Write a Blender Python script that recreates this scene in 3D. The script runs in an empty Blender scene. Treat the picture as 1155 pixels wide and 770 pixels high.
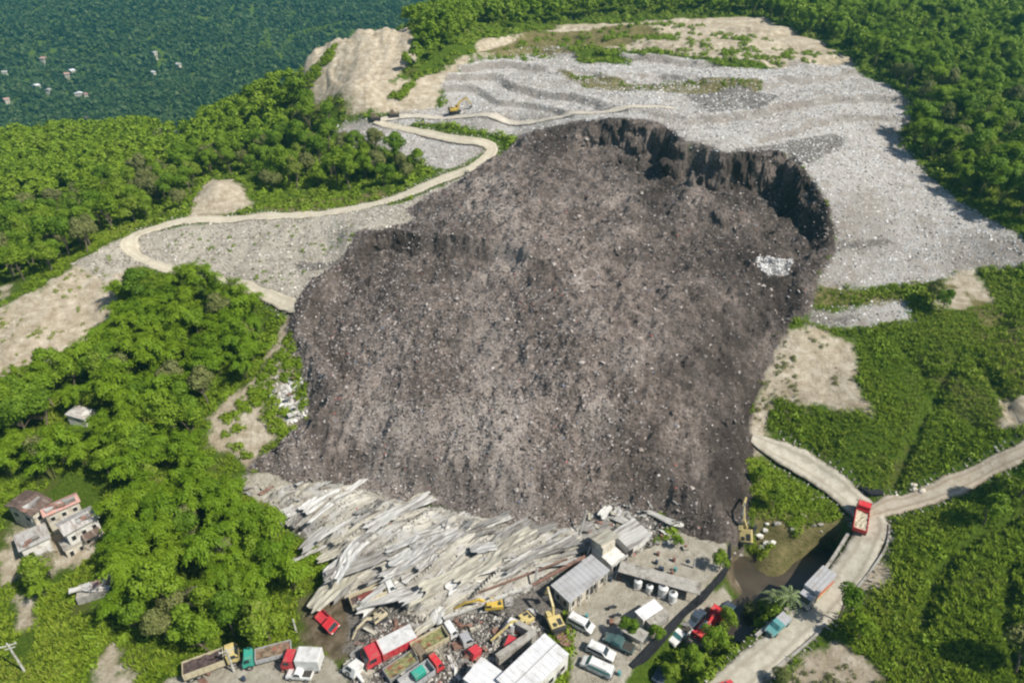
import bpy, math, random
import numpy as np
from mathutils import Vector, Matrix
R = math.radians
random.seed(7); rng = np.random.default_rng(7)
C = bpy.context.scene.collection
scene = bpy.context.scene

# ------------------------------------------------------------------ camera
CAM_H = 100.0; PITCH = 32.0; F = 770.0
cam_d = bpy.data.cameras.new('camera'); cam = bpy.data.objects.new('camera', cam_d); C.objects.link(cam)
cam.location = (0, 0, CAM_H); cam.rotation_euler = (R(90 - PITCH), 0, 0)
cam_d.sensor_width = 36; cam_d.lens = 24.0; cam_d.clip_start = 1; cam_d.clip_end = 30000
scene.camera = cam

# ------------------------------------------------------------------ light
SUN_DIR = Vector((0.80, -0.36, 0.0)).normalized()
SUN_EL = R(50)
sd = Vector((SUN_DIR.x*math.cos(SUN_EL), SUN_DIR.y*math.cos(SUN_EL), math.sin(SUN_EL)))
w = bpy.data.worlds.new('World'); scene.world = w; w.use_nodes = True
nt = w.node_tree; bg = nt.nodes['Background']
sky = nt.nodes.new('ShaderNodeTexSky'); sky.sky_type = 'NISHITA'; sky.sun_disc = False
sky.sun_elevation = SUN_EL; sky.sun_rotation = math.atan2(sd.x, sd.y)
nt.links.new(sky.outputs[0], bg.inputs[0]); bg.inputs[1].default_value = 0.082
sl = bpy.data.lights.new('sun', 'SUN'); sl.energy = 5.0; sl.angle = R(0.5); sl.color = (1, .94, .84)
so = bpy.data.objects.new('sun', sl); C.objects.link(so)
so.rotation_euler = sd.to_track_quat('Z', 'Y').to_euler(); so.location = (0, 0, 300)
scene.view_settings.view_transform = 'Standard'; scene.view_settings.look = 'None'
scene.view_settings.exposure = 0.36; scene.view_settings.gamma = 1
HAZE = 0.0002
scene.render.engine = 'CYCLES'
try:
    scene.cycles.pixel_filter_type = 'BLACKMAN_HARRIS'; scene.cycles.filter_width = 2.3
    scene.cycles.volume_bounces = 0; scene.cycles.max_bounces = 5
    scene.cycles.diffuse_bounces = 3; scene.cycles.transparent_max_bounces = 8
except Exception: pass

# ------------------------------------------------------------------ small maths
cp, sp = math.cos(R(PITCH)), math.sin(R(PITCH))
def raydir(px, py):
    u = (px - 577.5)/F; v = (385.0 - py)/F
    return u, cp + v*sp, -sp + v*cp
def unz(px, py, z):
    dx, dy, dz = raydir(px, py); t = (z - CAM_H)/dz
    return (t*dx, t*dy, z)
def project(x, y, z):
    dz = z - CAM_H
    d = y*cp - dz*sp; up = y*sp + dz*cp
    d = np.maximum(d, .1)
    return 577.5 + F*x/d, 385 - F*up/d, d
def _h(ix, iy, s):
    n = (ix.astype(np.int64)*374761393 + iy.astype(np.int64)*668265263 + s*1442695041) & 0x7fffffff
    n = (n ^ (n >> 13))*1274126177 & 0x7fffffff
    return ((n ^ (n >> 16)) & 0xffff)/65535.0
def vnoise(x, y, s=0):
    ix = np.floor(x); iy = np.floor(y); fx = x-ix; fy = y-iy
    fx = fx*fx*(3-2*fx); fy = fy*fy*(3-2*fy)
    a = _h(ix, iy, s); b = _h(ix+1, iy, s); c = _h(ix, iy+1, s); d = _h(ix+1, iy+1, s)
    return (a*(1-fx)+b*fx)*(1-fy) + (c*(1-fx)+d*fx)*fy
def fbm(x, y, s=0, o=4):
    t = 0; a = .5; k = 1.0
    for i in range(o):
        t = t + a*(vnoise(x*k+i*17.3, y*k-i*9.1, s+i)-.5)*2; a *= .5; k *= 2.03
    return t
def sstep(a, b, x):
    t = np.clip((x-a)/(b-a), 0, 1); return t*t*(3-2*t)
class RBF:
    def __init__(s, pts, lam=.4):
        p = np.array(pts, float); s.c = p[:, :2]; n = len(p)
        A = -np.sqrt(((s.c[:, None]-s.c[None])**2).sum(-1) + 9.0); A[np.diag_indices(n)] -= lam
        M = np.zeros((n+3, n+3)); M[:n, :n] = A
        P = np.c_[np.ones(n), s.c/100]; M[:n, n:] = P; M[n:, :n] = P.T
        s.w = np.linalg.solve(M, np.r_[p[:, 2], 0, 0, 0]); s.n = n
    def __call__(s, x, y):
        x = np.asarray(x, float); sh = x.shape; x = x.ravel(); y = np.asarray(y, float).ravel()
        out = np.empty(len(x))
        for i in range(0, len(x), 40000):
            a = x[i:i+40000]; b = y[i:i+40000]
            d = -np.sqrt((a[:, None]-s.c[:, 0])**2 + (b[:, None]-s.c[:, 1])**2 + 9.0)
            out[i:i+40000] = d @ s.w[:s.n] + s.w[s.n] + s.w[s.n+1]*a/100 + s.w[s.n+2]*b/100
        return out.reshape(sh)
def seg_dist(x, y, poly, closed):
    n = len(poly); d = np.full(x.shape, 1e9)
    for i in range(n if closed else n-1):
        ax, ay = poly[i][:2]; bx, by = poly[(i+1) % n][:2]
        vx, vy = bx-ax, by-ay; L = vx*vx+vy*vy+1e-9
        t = np.clip(((x-ax)*vx+(y-ay)*vy)/L, 0, 1)
        d = np.minimum(d, (x-ax-t*vx)**2+(y-ay-t*vy)**2)
    return np.sqrt(d)
def sdf(x, y, poly):                                   # positive inside
    ins = np.zeros(x.shape, bool); n = len(poly)
    for i in range(n):
        ax, ay = poly[i][:2]; bx, by = poly[(i+1) % n][:2]
        if ay == by: continue
        ins ^= ((ay > y) != (by > y)) & (x < (bx-ax)*(y-ay)/(by-ay)+ax)
    d = seg_dist(x, y, poly, True)
    return np.where(ins, d, -d)

# ------------------------------------------------------------------ relief of the place (measured heights)
OUT = [(330,345,18.5),(395,262,28),(455,235,29.5),(500,215,31),(560,178,35),(590,152,40),(640,138,45),(700,133,48),
 (745,140,48),(775,162,46.5),(830,176,45),(885,172,44),(905,190,43),(935,235,37.5),(945,280,31.5),(915,322,27.5),
 (575,140,41),(700,110,49.5),(800,130,49),(880,140,47),(600,90,50),(750,80,52),(850,90,52),(930,120,48),(700,50,56),(850,50,57),(600,50,55),
 (550,80,50),(520,100,46),(500,125,41.5),(560,130,43),(440,130,40.5),(400,135,39.5),(470,170,35),(540,168,36.5),(420,160,36),
 (400,95,50),(330,100,42),(350,60,55),(400,36,62),(460,45,60),(480,80,51),(520,55,57),(300,115,36),
 (1000,200,39),(1000,150,43),(1030,130,46),(960,80,51),(1000,260,33),(1080,230,36),(1150,272,34),(1150,295,31),(1090,300,29),(1010,318,26.5),(930,345,24),(1020,340,24.5),
 (1155,150,43),(1155,60,55),(1000,40,58),(1155,5,63),(900,10,64),(1240,120,46),(1240,280,34),(1075,120,48),(1250,400,22),
 (980,290,29.5),(920,410,17),(900,370,22),(1060,420,18.5),(1060,370,22.5),(1155,400,21),(1155,340,26),(1155,480,15.5),(1020,540,6),(990,565,3.5),(1100,530,9),(1155,512,13),(1250,480,17),
 (980,480,12),(880,500,7),(870,460,11),(920,540,4),(850,560,3),(870,510,6),(975,610,2.2),(940,665,1.2),(900,700,.6),(860,740,0),(820,780,-.3),
 (1100,620,6.5),(1155,700,7),(1000,680,3),(1155,790,5.5),(1060,780,3),(940,740,1),(1040,600,4.5),(1200,600,9),(1300,700,9),(900,800,0),
 (230,350,17),(300,370,15),(330,400,15),(335,450,11),(290,520,5),(250,540,4),(200,400,12),(150,420,11),(60,460,9),(200,480,7.5),(100,520,6),(0,480,8),(-100,460,9),
 (200,560,3.5),(60,590,3),(0,600,3),(-80,600,3),(200,640,1.5),(100,660,1),(0,680,0),(300,640,1),(200,720,0),(100,740,-.3),(0,760,-1),(-100,740,-1),(330,700,0),(250,760,-.3),(350,760,0),
 (330,560,2.5),(400,600,2),(480,620,1.5),(560,640,1),(640,620,1),(700,590,2),(760,600,1),(400,700,0),(500,700,0),(600,700,0),(450,760,0),(550,760,0),(660,700,0),(700,660,0),(760,640,0),(700,750,0),(640,770,0),(740,700,0),(800,620,.3),(700,800,0),(600,820,0),(500,830,0),(300,830,-.4),(780,660,0),(660,660,0),
 (250,315,19),(190,303,21),(150,288,22.5),(160,262,25),(220,247,26),(300,243,26.5),(380,238,27.5),(300,285,22.5),(380,270,25.5),(400,300,23),(230,280,22.5),
 (130,275,24.5),(120,300,24),(90,340,19.5),(60,325,22),(0,345,20),(60,390,14),(0,420,12),(-80,360,19),(-80,430,12),(110,380,13.5),
 (250,210,28),(250,235,25.5),(300,210,25.5),(340,200,26.5),(420,205,29),(400,180,31),(60,290,20),(0,300,17),(100,240,20),(0,220,16),(200,200,23),(300,160,27),
 (200,165,20),(100,160,14),(0,160,8),(-100,180,8),(350,130,36),(260,140,28),(-100,300,14)]
WORLD = [(-200,400,-15),(-100,400,0),(-80,340,30),(-300,330,-15),(-90,430,10),(-60,520,-20),(-300,600,-95),(-100,620,-85),(-600,600,-105),(-300,780,-120),(-700,850,-120),(-100,800,-118),(100,800,-90),
 (-300,900,-118),(-600,950,-112),(0,950,-110),(-300,1100,-62),(0,1100,-60),(-600,1100,-66),(-300,1300,-8),(-700,1350,0),(0,1300,-5),(200,1300,0),(-300,1600,55),(300,1600,60),(-900,1600,50),
 (0,430,63),(40,400,65),(-30,380,58),(-55,360,52),(100,430,62),(200,430,60),(320,400,48),(450,420,30),(60,520,20),(250,560,40),(500,600,10),(500,900,-60),(0,2200,78),(-1500,2200,70),(1500,2000,75),(1200,1000,20),(-1500,1000,-60),
 (3000,5500,80),(-3000,5500,80),(0,4500,85),(4500,0,0),(-4500,0,-10),(0,-2500,-10),(3000,-2500,0),(-3000,-2500,0),(600,100,10),(600,300,30),(-500,100,-5),(-400,220,0),(0,-100,-1),(200,-50,4),(-200,-50,-2)]
IN = [(300,525,5),(360,538,4.6),(430,553,4.4),(520,570,4.3),(600,590,3.8),(660,578,4.8),(740,575,4.4),(800,600,3.6),(832,595,2.2),
 (330,480,10.5),(450,490,12.5),(560,500,13),(680,500,13),(780,500,12),(842,500,9.5),(345,400,17),(450,400,20.5),(560,400,21.5),(680,400,22),(780,400,21),(852,420,16),
 (345,340,20.5),(430,330,24),(560,320,26.5),(680,320,27),(780,320,27),(880,340,24),(400,285,26),(480,277,28),(560,274,30),(460,245,30.5),(520,218,32.5),(560,245,32.5),(620,250,32.3),(680,250,32),(780,270,30),(880,290,28.5),(930,300,28),
 (590,190,37.5),(660,188,37),(710,192,37.5),(760,205,36.5),(800,220,36),(850,225,34.5),(890,240,31.5),(925,268,30),(560,200,35)]
LOW = [(840,635,-4.2),(830,605,-2.5),(850,610,-3),(860,650,-4.2),(885,665,-5.6),(910,640,-5.6),(935,615,-5.4),(950,602,-5.0),(870,600,-2),(905,610,-1.8),(870,628,-2.6),(800,680,-3),(770,710,-3),(730,750,-3),(840,690,-4.5),(800,730,-4),(780,770,-4),(820,665,-3.4),(700,790,-3),(860,690,-4.6),]
h_out = RBF([unz(*p) for p in OUT] + WORLD); h_in = RBF([unz(*p) for p in IN], .2); h_low = RBF([unz(*p) for p in LOW])
def cast(px, py, hf):
    dx, dy, dz = raydir(px, py)
    t = np.concatenate([np.arange(50, 420, .7), np.geomspace(420, 3500, 400)])
    g = CAM_H + t*dz - hf(t*dx, t*dy)
    k = np.argmax(g < 0)
    if g[k] >= 0: k = len(t)-1
    if k == 0: k = 1
    a, b = g[k-1], g[k]; tt = t[k-1] + (t[k]-t[k-1])*(a/(a-b) if a != b else 0)
    return (tt*dx, tt*dy, CAM_H+tt*dz)
def wpoly(pts, hf=None, n=1):
    return [cast(p[0], p[1], hf or h_out) for p in pts]
SLIDE = wpoly([(330,345),(350,320),(385,292),(400,264),(440,257),(470,248),(458,236),(500,215),(560,180),(590,152),(640,139),(700,133),(742,138),(772,160),(820,174),(882,171),(905,190),(935,235),(942,280),
 (916,320),(910,350),(882,380),(862,420),(846,470),(850,530),(838,600),(815,612),(770,602),(745,578),(690,576),(650,590),(600,597),(540,580),(480,567),(430,560),(385,546),(330,541),(285,527),(310,500),(348,470),(340,430),(325,380)])
LOWP = wpoly([(822,612),(820,640),(800,662),(765,697),(722,740),(700,775),(690,800),(775,800),(800,752),(850,708),(893,672),(928,640),(956,603),(948,590),(900,596),(860,588),(838,592)])
def sl_sdf(x, y):
    s = sdf(x, y, SLIDE) + 1.5*fbm(x/4.5, y/4.5, 4, 4)*sstep(178, 165, y)
    return s
EROS = [wpoly(p) for p in ([(315,95),(328,50),(400,31),(465,42),(472,60),(440,92),(490,126),(400,132),(350,115)],[(-60,372),(0,347),(60,322),(130,275),(160,300),(125,360),(85,410),(20,434),(-60,440)],[(872,372),(968,380),(985,465),(872,450),(845,560),(845,470)],[(80,300),(150,266),(300,248),(450,236),(400,296),(340,340),(280,312),(190,300)])]
def ridged(x, y, s): return 1-np.abs(2*vnoise(x, y, s)-1)
def H(x, y):
    x = np.asarray(x, float); y = np.asarray(y, float)
    h = h_out(x, y)
    near = (y < 460) & (y > 20)
    lo = sdf(x, y, LOWP) + .5*fbm(x/5, y/5, 31, 2)
    k = sstep(-.4, 1.6, lo)
    h = h*(1-k) + np.minimum(h_low(x, y), -1.2)*k
    s = sl_sdf(x, y)
    g = s + sstep(165, 175, y)*(6.5*fbm(x/8.5, y/8.5, 5, 5) + .7*np.sin(x*1.1+6*vnoise(x/6, y/6, 8))-.6)
    wd = 4.6+4.5*sstep(165, 175, y)*sstep(45, 20, x); k = np.clip((g-.2)/(wd-.2), 0, 1); k = .5*k+.5*k*k*(3-2*k)
    h = h*(1-k) + h_in(x, y)*k
    lb = sdf(x, y, LOBE)+1.5*fbm(x/5, y/5, 6, 3); h = h - 5.0*sstep(-.3, 2.6, lb)*sstep(38, 8, lb)*sstep(1, 5, s)*sstep(14, -8, x)
    big = fbm(x/26, y/26, 11, 4)
    flat = sstep(75, 100, y)
    h = h + big*1.0*flat*sstep(0, 12, np.abs(s)) + fbm(x/4, y/4, 21, 3)*.25*flat
    for i, (E, am, dx_, dy_) in enumerate(zip(EROS, (3.6, 2.0, .9, 1.3), (.16, .22, .2, .25), (.045, .08, .09, .12))):
        w_ = 1.5*fbm(x/9, y/9, 33+i, 3); e = sstep(0, 7, sdf(x, y, E)); h = h - e*am*(ridged(x*dx_+w_, y*dy_, 61+i)*.7+ridged(x*dx_*2.3, y*dy_*2.3+w_, 71+i)*.3-.3)
    tr = sstep(165, 185, y)*sstep(345, 300, y)*sstep(-48, -25, x)*sstep(1, 10, -s)
    h = h + 4.6*np.exp(-((x-CONE[0])**2+(y-CONE[1])**2)/34)
    tr = tr*sstep(43.5, 46.5, h)
    hh = h+1.2*fbm(x/30, y/30, 35, 3); h = h + tr*.8*(2.7*(np.floor(hh/2.7)+sstep(.74, 1.0, hh/2.7-np.floor(hh/2.7)))-hh+1.0) + tr*fbm(x/9, y/9, 36, 4)*.9
    fw = sstep(1.5, 6, sdf(x, y, FIELD)); h = h - fw*(ridged(x/16+.3*fbm(x/9, y/9, 38, 2), y/30, 37)**3*2.0)
    dd = np.minimum.reduce([seg_dist(x+1.2*fbm(x/4, y/4, 39, 2), y, t, False) for t in DITCH]); h = h - 1.5*sstep(2.0, .2, dd)
    far = sstep(420, 700, y); h = h + far*(fbm(x/170, y/170, 41, 4)*26)
    return h
DITCH = [wpoly(p) for p in ([(1085,395),(1060,440),(1035,490),(1010,545)], [(1165,572),(1115,595),(1078,622),(1055,660),(1040,705)], [(1145,640),(1138,700),(1150,755)], [(1100,400),(1130,440),(1150,470)])]
CONE = cast(250, 222, h_out)
LOBE = wpoly([(393,270),(440,263),(500,268),(560,276),(600,292),(640,305),(700,330),(700,460),(400,460),(330,370)], h_in)
FIELD = wpoly([(900,480),(975,375),(1080,350),(1160,330),(1160,490),(1060,530),(1010,545)])+[]
def H1(x, y): return float(H(np.array([float(x)]), np.array([float(y)]))[0])
def at(px, py):
    return Vector(cast(px, py, H))
# ------------------------------------------------------------------ materials
MATS = {}
def _new(name):
    m = bpy.data.materials.new(name); m.use_nodes = True; MATS[name] = m
    return m, m.node_tree, m.node_tree.nodes['Principled BSDF']
def node(nt, t, **kw):
    n = nt.nodes.new(t)
    for k, v in kw.items():
        if k.startswith('i_'): n.inputs[k[2:]].default_value = v
        else: setattr(n, k, v)
    return n
def noise(nt, scale, detail=4, vec=None, rough=.6):
    n = node(nt, 'ShaderNodeTexNoise'); n.inputs['Scale'].default_value = scale; n.inputs['Detail'].default_value = detail; n.inputs['Roughness'].default_value = rough
    if vec is not None: nt.links.new(vec, n.inputs['Vector'])
    return n.outputs['Fac']
def ramp(nt, fac, stops):
    n = node(nt, 'ShaderNodeValToRGB'); e = n.color_ramp.elements
    while len(e) < len(stops): e.new(.5)
    for el, (p, c) in zip(e, stops): el.position = p; el.color = (*c, 1) if len(c) == 3 else c
    nt.links.new(fac, n.inputs[0]); return n.outputs['Color']
def mix(nt, fac, a, b):
    n = node(nt, 'ShaderNodeMix', data_type='RGBA')
    for s, v in ((0, fac), (6, a), (7, b)):
        if isinstance(v, (tuple, list)): n.inputs[s].default_value = (*v, 1) if len(v) == 3 else v
        elif isinstance(v, (int, float)): n.inputs[s].default_value = v
        else: nt.links.new(v, n.inputs[s])
    return n.outputs[2]
def math_(nt, op, a, b=0.0):
    n = node(nt, 'ShaderNodeMath', operation=op)
    for i, v in enumerate((a, b)):
        if isinstance(v, (int, float)): n.inputs[i].default_value = v
        else: nt.links.new(v, n.inputs[i])
    return n.outputs[0]
def bump(nt, b, h, dist, strength=.6):
    n = node(nt, 'ShaderNodeBump'); n.inputs['Strength'].default_value = strength; n.inputs['Distance'].default_value = dist
    nt.links.new(h, n.inputs['Height']); nt.links.new(n.outputs[0], b.inputs['Normal'])
def surf(name, c1, c2, scale=1.2, rough=.8, dirt=None, dscale=.35, bmp=0.0, metal=0.0, spec=.3, coords='Object', stretch=None):
    """two-tone weathered surface with an optional third stain colour"""
    m, nt, b = _new(name)
    tc = node(nt, 'ShaderNodeTexCoord').outputs[coords]
    if stretch:
        mp = node(nt, 'ShaderNodeMapping'); mp.inputs['Scale'].default_value = stretch; nt.links.new(tc, mp.inputs[0]); tv = mp.outputs[0]
    else: tv = tc
    f = noise(nt, scale, 5, tv)
    c = ramp(nt, f, [(.35, c1), (.65, c2)])
    if dirt:
        f2 = noise(nt, dscale, 6, tv, .7)
        k = ramp(nt, f2, [(.5, (0, 0, 0)), (.62, (1, 1, 1))])
        c = mix(nt, k, c, dirt)
    nt.links.new(c, b.inputs['Base Color']); b.inputs['Roughness'].default_value = rough; b.inputs['Metallic'].default_value = metal
    b.inputs['Specular IOR Level'].default_value = spec
    if bmp: bump(nt, b, noise(nt, scale*3, 4, tv), bmp)
    return m

def ground_mat():
    m, nt, b = _new('ground')
    pos = node(nt, 'ShaderNodeNewGeometry').outputs['Position']
    n1 = noise(nt, .09, 5, pos); n2 = noise(nt, .5, 5, pos); n3 = noise(nt, 2.2, 4, pos, .7)
    veg = ramp(nt, n3, [(.3, (.035, .065, .008)), (.5, (.075, .13, .012)), (.7, (.13, .17, .025))])
    veg = mix(nt, ramp(nt, n1, [(.55, (0, 0, 0)), (.7, (1, 1, 1))]), veg, (.11, .11, .035))
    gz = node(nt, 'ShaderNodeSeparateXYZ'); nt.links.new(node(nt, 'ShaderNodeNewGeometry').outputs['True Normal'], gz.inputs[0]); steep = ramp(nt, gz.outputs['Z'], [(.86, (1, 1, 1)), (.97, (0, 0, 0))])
    def mask(attr, n, amp, wd):
        a = node(nt, 'ShaderNodeAttribute', attribute_name=attr).outputs['Fac']
        s = math_(nt, 'ADD', a, math_(nt, 'MULTIPLY', math_(nt, 'SUBTRACT', n, .5), amp))
        mr = node(nt, 'ShaderNodeMapRange', interpolation_type='SMOOTHSTEP'); mr.inputs['From Min'].default_value = -wd; mr.inputs['From Max'].default_value = wd
        nt.links.new(s, mr.inputs[0]); return mr.outputs[0]
    nb = noise(nt, .28, 6, pos, .7)
    col = veg
    strat = node(nt, 'ShaderNodeMapping'); strat.inputs['Scale'].default_value = (.12, .12, 1.6); nt.links.new(pos, strat.inputs[0])
    gul = noise(nt, 1.0, 5, strat.outputs[0], .7)
    soil = ramp(nt, n2, [(.3, (.34, .285, .20)), (.5, (.50, .435, .33)), (.7, (.66, .60, .49))])
    soil = mix(nt, ramp(nt, gul, [(.45, (0, 0, 0)), (.7, (.7, .7, .7))]), soil, (.33, .26, .175))
    col = mix(nt, mask('soil', nb, 9, 1.0), col, soil)
    olive = ramp(nt, n2, [(.3, (.13, .12, .045)), (.7, (.25, .21, .10))])
    olive = mix(nt, ramp(nt, n3, [(.55, (0, 0, 0)), (.65, (1, 1, 1))]), olive, (.06, .11, .015))
    grey = ramp(nt, n3, [(.28, (.22, .205, .185)), (.42, (.44, .425, .395)), (.58, (.60, .585, .56)), (.72, (.76, .75, .73))])
    grey = mix(nt, ramp(nt, nb, [(.46, (0, 0, 0)), (.66, (.7, .7, .7))]), grey, (.36, .315, .265))
    grey = mix(nt, ramp(nt, noise(nt, .05, 5, pos, .7), [(.5, (0, 0, 0)), (.65, (.5, .5, .5))]), grey, (.27, .23, .19))
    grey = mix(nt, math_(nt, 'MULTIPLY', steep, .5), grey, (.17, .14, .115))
    col = mix(nt, mask('grey', nb, 7, .8), col, grey)
    tan = ramp(nt, n3, [(.3, (.29, .265, .22)), (.5, (.46, .425, .355)), (.7, (.60, .57, .50))])
    tan = mix(nt, ramp(nt, gul, [(.48, (0, 0, 0)), (.66, (.6, .6, .6))]), tan, (.24, .21, .16))
    col = mix(nt, mask('bench', nb, 6, .8), col, tan)
    col = mix(nt, mask('olive', nb, 6, .8), col, olive)
    mud = ramp(nt, n2, [(.3, (.085, .065, .04)), (.5, (.15, .12, .075)), (.7, (.24, .195, .14))])
    col = mix(nt, mask('mud', nb, 6, 1.2), col, mud)
    rub = ramp(nt, n3, [(.3, (.07, .062, .05)), (.5, (.19, .175, .155)), (.7, (.34, .32, .29))])
    col = mix(nt, mask('rubble', nb, 6, .8), col, rub)
    col = mix(nt, mask('slide', nb, 5, .8), col, ramp(nt, n3, [(.3, (.05, .04, .034)), (.5, (.13, .108, .095)), (.66, (.30, .26, .235))]))
    yard = ramp(nt, n2, [(.3, (.34, .305, .24)), (.5, (.43, .395, .32)), (.7, (.52, .49, .42))])
    yard = mix(nt, ramp(nt, nb, [(.58, (0, 0, 0)), (.68, (.8, .8, .8))]), yard, (.22, .19, .14))
    col = mix(nt, mask('yard', nb, 2.5, .4), col, yard)
    nt.links.new(col, b.inputs['Base Color']); b.inputs['Roughness'].default_value = .95; b.inputs['Specular IOR Level'].default_value = .1
    bump(nt, b, noise(nt, 1.0, 7, pos, .78), .9, 1.0)
    return m
GROUND = ground_mat()
ZN = {
 'grey': [[(500,92),(540,66),(600,55),(640,52),(655,70),(715,75),(700,62),(770,66),(830,76),(880,77),(900,70),(958,77),(1000,97),(1033,126),(1012,150),(1040,190),(1080,228),(1155,268),(1200,290),(1155,300),(1090,300),(1060,318),(1010,319),(920,322),(942,280),(935,235),(905,190),(882,171),(820,174),(772,160),(700,134),(640,140),(590,152),(555,152),(490,140),(430,142),(440,128),(500,122)],
          [(380,146),(400,165),(470,180),(500,195),(550,170),(520,156),(430,140),(400,135)],
          [(910,348),(980,340),(1020,335),(1030,358),(960,368),(915,362)]],
 'bench': [[(80,300),(150,262),(300,240),(450,230),(540,190),(560,185),(460,262),(400,300),(340,350),(318,345),(280,318),(190,306),(160,300),(120,318)]],
 'soil': [[(0,603),(30,592),(112,600),(108,628),(60,645),(20,640)],[(-60,372),(0,347),(60,322),(130,275),(160,300),(125,360),(85,410),(20,434),(-60,440)],
          [(315,95),(328,50),(400,31),(465,42),(472,60),(440,92),(505,78),(540,60),(500,100),(490,126),(440,128),(400,132),(350,115)],
          [(535,62),(540,45),(600,38),(640,28),(860,20),(965,70),(960,78),(890,78),(760,62),(640,52)],
          [(213,244),(235,203),(265,203),(288,236)],
          [(872,372),(930,372),(968,380),(965,430),(985,465),(950,462),(900,455),(872,450),(862,500),(845,560),(838,560),(845,470)],
          [(1060,318),(1095,290),(1120,340),(1080,350),(1055,345)],
          [(236,495),(242,460),(290,425),(318,370),(328,350),(335,400),(350,470),(300,500),(285,530),(240,500)],
          [(110,750),(130,722),(152,770),(100,790)],[(18,675),(42,675),(38,708),(20,710)],[(-10,622),(30,610),(34,650),(0,660)],
          [(962,650),(1005,622),(1003,655),(972,682)],[(895,745),(950,722),(995,762),(985,800),(880,800)],
          [(1130,450),(1180,440),(1180,480),(1130,480)],[(0,324),(12,322),(12,334),(0,336)],[(50,318),(85,312),(90,324),(55,328)]],
 'olive': [[(630,80),(700,90),(860,94),(856,104),(790,106),(660,100)],[(915,320),(1060,318),(1080,322),(1020,336),(920,346)],[(535,60),(600,36),(720,28),(760,40),(640,60),(600,58)],
           [(860,560),(930,560),(960,585),(930,610),(900,640),(865,645),(850,600)],[(1090,330),(1155,360),(1155,440),(1120,400)],
           [(285,235),(340,225),(430,215),(440,222),(340,240)]],
 'mud': [[(340,675),(375,655),(400,660),(470,690),(470,720),(420,745),(375,745),(340,725)],[(823,604),(860,604),(864,650),(840,655),(815,640)]],
 'rubble': [[(800,180),(880,162),(945,148),(958,158),(925,180),(905,188),(885,170)], [(770,105),(830,98),(880,108),(860,125),(800,128)], [(940,272),(1000,268),(1010,274),(945,280)], [(915,350),(965,352),(955,364),(912,364)], [(330,296),(400,292),(395,300),(335,304)],[(395,690),(470,680),(560,650),(640,650),(645,690),(600,730),(520,800),(400,800),(390,740)],[(270,535),(385,530),(440,560),(600,590),(700,570),(765,590),(690,640),(640,650),(540,690),(430,690),(380,640),(330,600)]],
 'yard': [[(268,538),(300,532),(385,532),(398,548),(345,572),(290,565)],[(640,695),(660,640),(720,622),(765,600),(800,606),(820,612),(818,640),(798,662),(765,697),(722,740),(690,800),(640,800),(645,730)],
          [(770,690),(822,650),(835,665),(800,712),(776,712)],[(832,626),(852,628),(858,636),(838,642)],
          [(190,765),(260,742),(350,728),(375,745),(390,760),(390,820),(150,820)]],
}
ZP = {k: [wpoly(p) for p in v] for k, v in ZN.items()}
ROADS = {'haul_road': ([(345,350),(330,345),(300,332),(250,316),(190,303),(160,292),(146,276),(160,262),(220,247),(300,243),(380,238),(440,225),(490,205),(530,190),(553,174),(550,163),(520,158),(470,148),(425,136)], 4.4),
 'landfill_track': ([(425,136),(470,131),(560,132),(620,134),(690,126),(760,122)], 2.8),
 'concrete_road': ([(848,494),(868,505),(890,516),(915,530),(950,555),(980,583),(978,610),(955,650),(925,685),(895,710),(870,735),(835,765),(800,800),(770,840)], 5.6),
 'dirt_road': ([(975,582),(1005,570),(1030,565),(1080,545),(1120,525),(1160,507),(1220,480),(1300,450)], 4.2)}
RW = {k: ([cast(p[0], p[1], H) for p in v[0]], v[1]) for k, v in ROADS.items()}
def smooth_line(pts, step=1.0):
    P = np.array(pts)[:, :2]; out = []
    for i in range(len(P)-1):
        p0 = P[max(i-1, 0)]; p1 = P[i]; p2 = P[i+1]; p3 = P[min(i+2, len(P)-1)]
        n = max(2, int(np.linalg.norm(p2-p1)/step))
        for j in range(n):
            t = j/n
            out.append(.5*((2*p1)+(-p0+p2)*t+(2*p0-5*p1+4*p2-p3)*t*t+(-p0+3*p1-3*p2+p3)*t**3))
    out.append(P[-1]); return np.array(out)
RL = {k: smooth_line(v[0]) for k, v in RW.items()}
def zone(name, x, y):
    s = np.full(x.shape, -60.0)
    for p in ZP[name]: s = np.maximum(s, sdf(x, y, p))
    return s
def road_d(x, y):
    s = np.full(x.shape, -60.0)
    for k, l in RL.items(): s = np.maximum(s, RW[k][1]/2 - seg_dist(x, y, l[::3], False))
    return s

# ------------------------------------------------------------------ mesh helpers
def tag(o, label=None, cat=None, group=None, kind=None):
    if label: o['label'] = label
    if cat: o['category'] = cat
    if group: o['group'] = group
    if kind: o['kind'] = kind
    return o
def mesh_np(name, V, Fc, mat, smooth=False, attrs=None, parent=None, k=None):
    me = bpy.data.meshes.new(name); k = k or Fc.shape[1]
    me.vertices.add(len(V)); me.vertices.foreach_set('co', np.asarray(V, np.float32).ravel())
    me.loops.add(Fc.size); me.loops.foreach_set('vertex_index', Fc.astype(np.int32).ravel())
    me.polygons.add(len(Fc)); me.polygons.foreach_set('loop_start', np.arange(0, Fc.size, k, dtype=np.int32))
    me.polygons.foreach_set('loop_total', np.full(len(Fc), k, np.int32))
    me.polygons.foreach_set('use_smooth', np.full(len(Fc), smooth))
    for an, av in (attrs or {}).items():
        a = me.attributes.new(an, 'FLOAT', 'POINT'); a.data.foreach_set('value', np.asarray(av, np.float32).ravel())
    me.update(calc_edges=True); me.materials.append(mat)
    o = bpy.data.objects.new(name, me); C.objects.link(o); o.parent = parent
    return o
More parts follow.
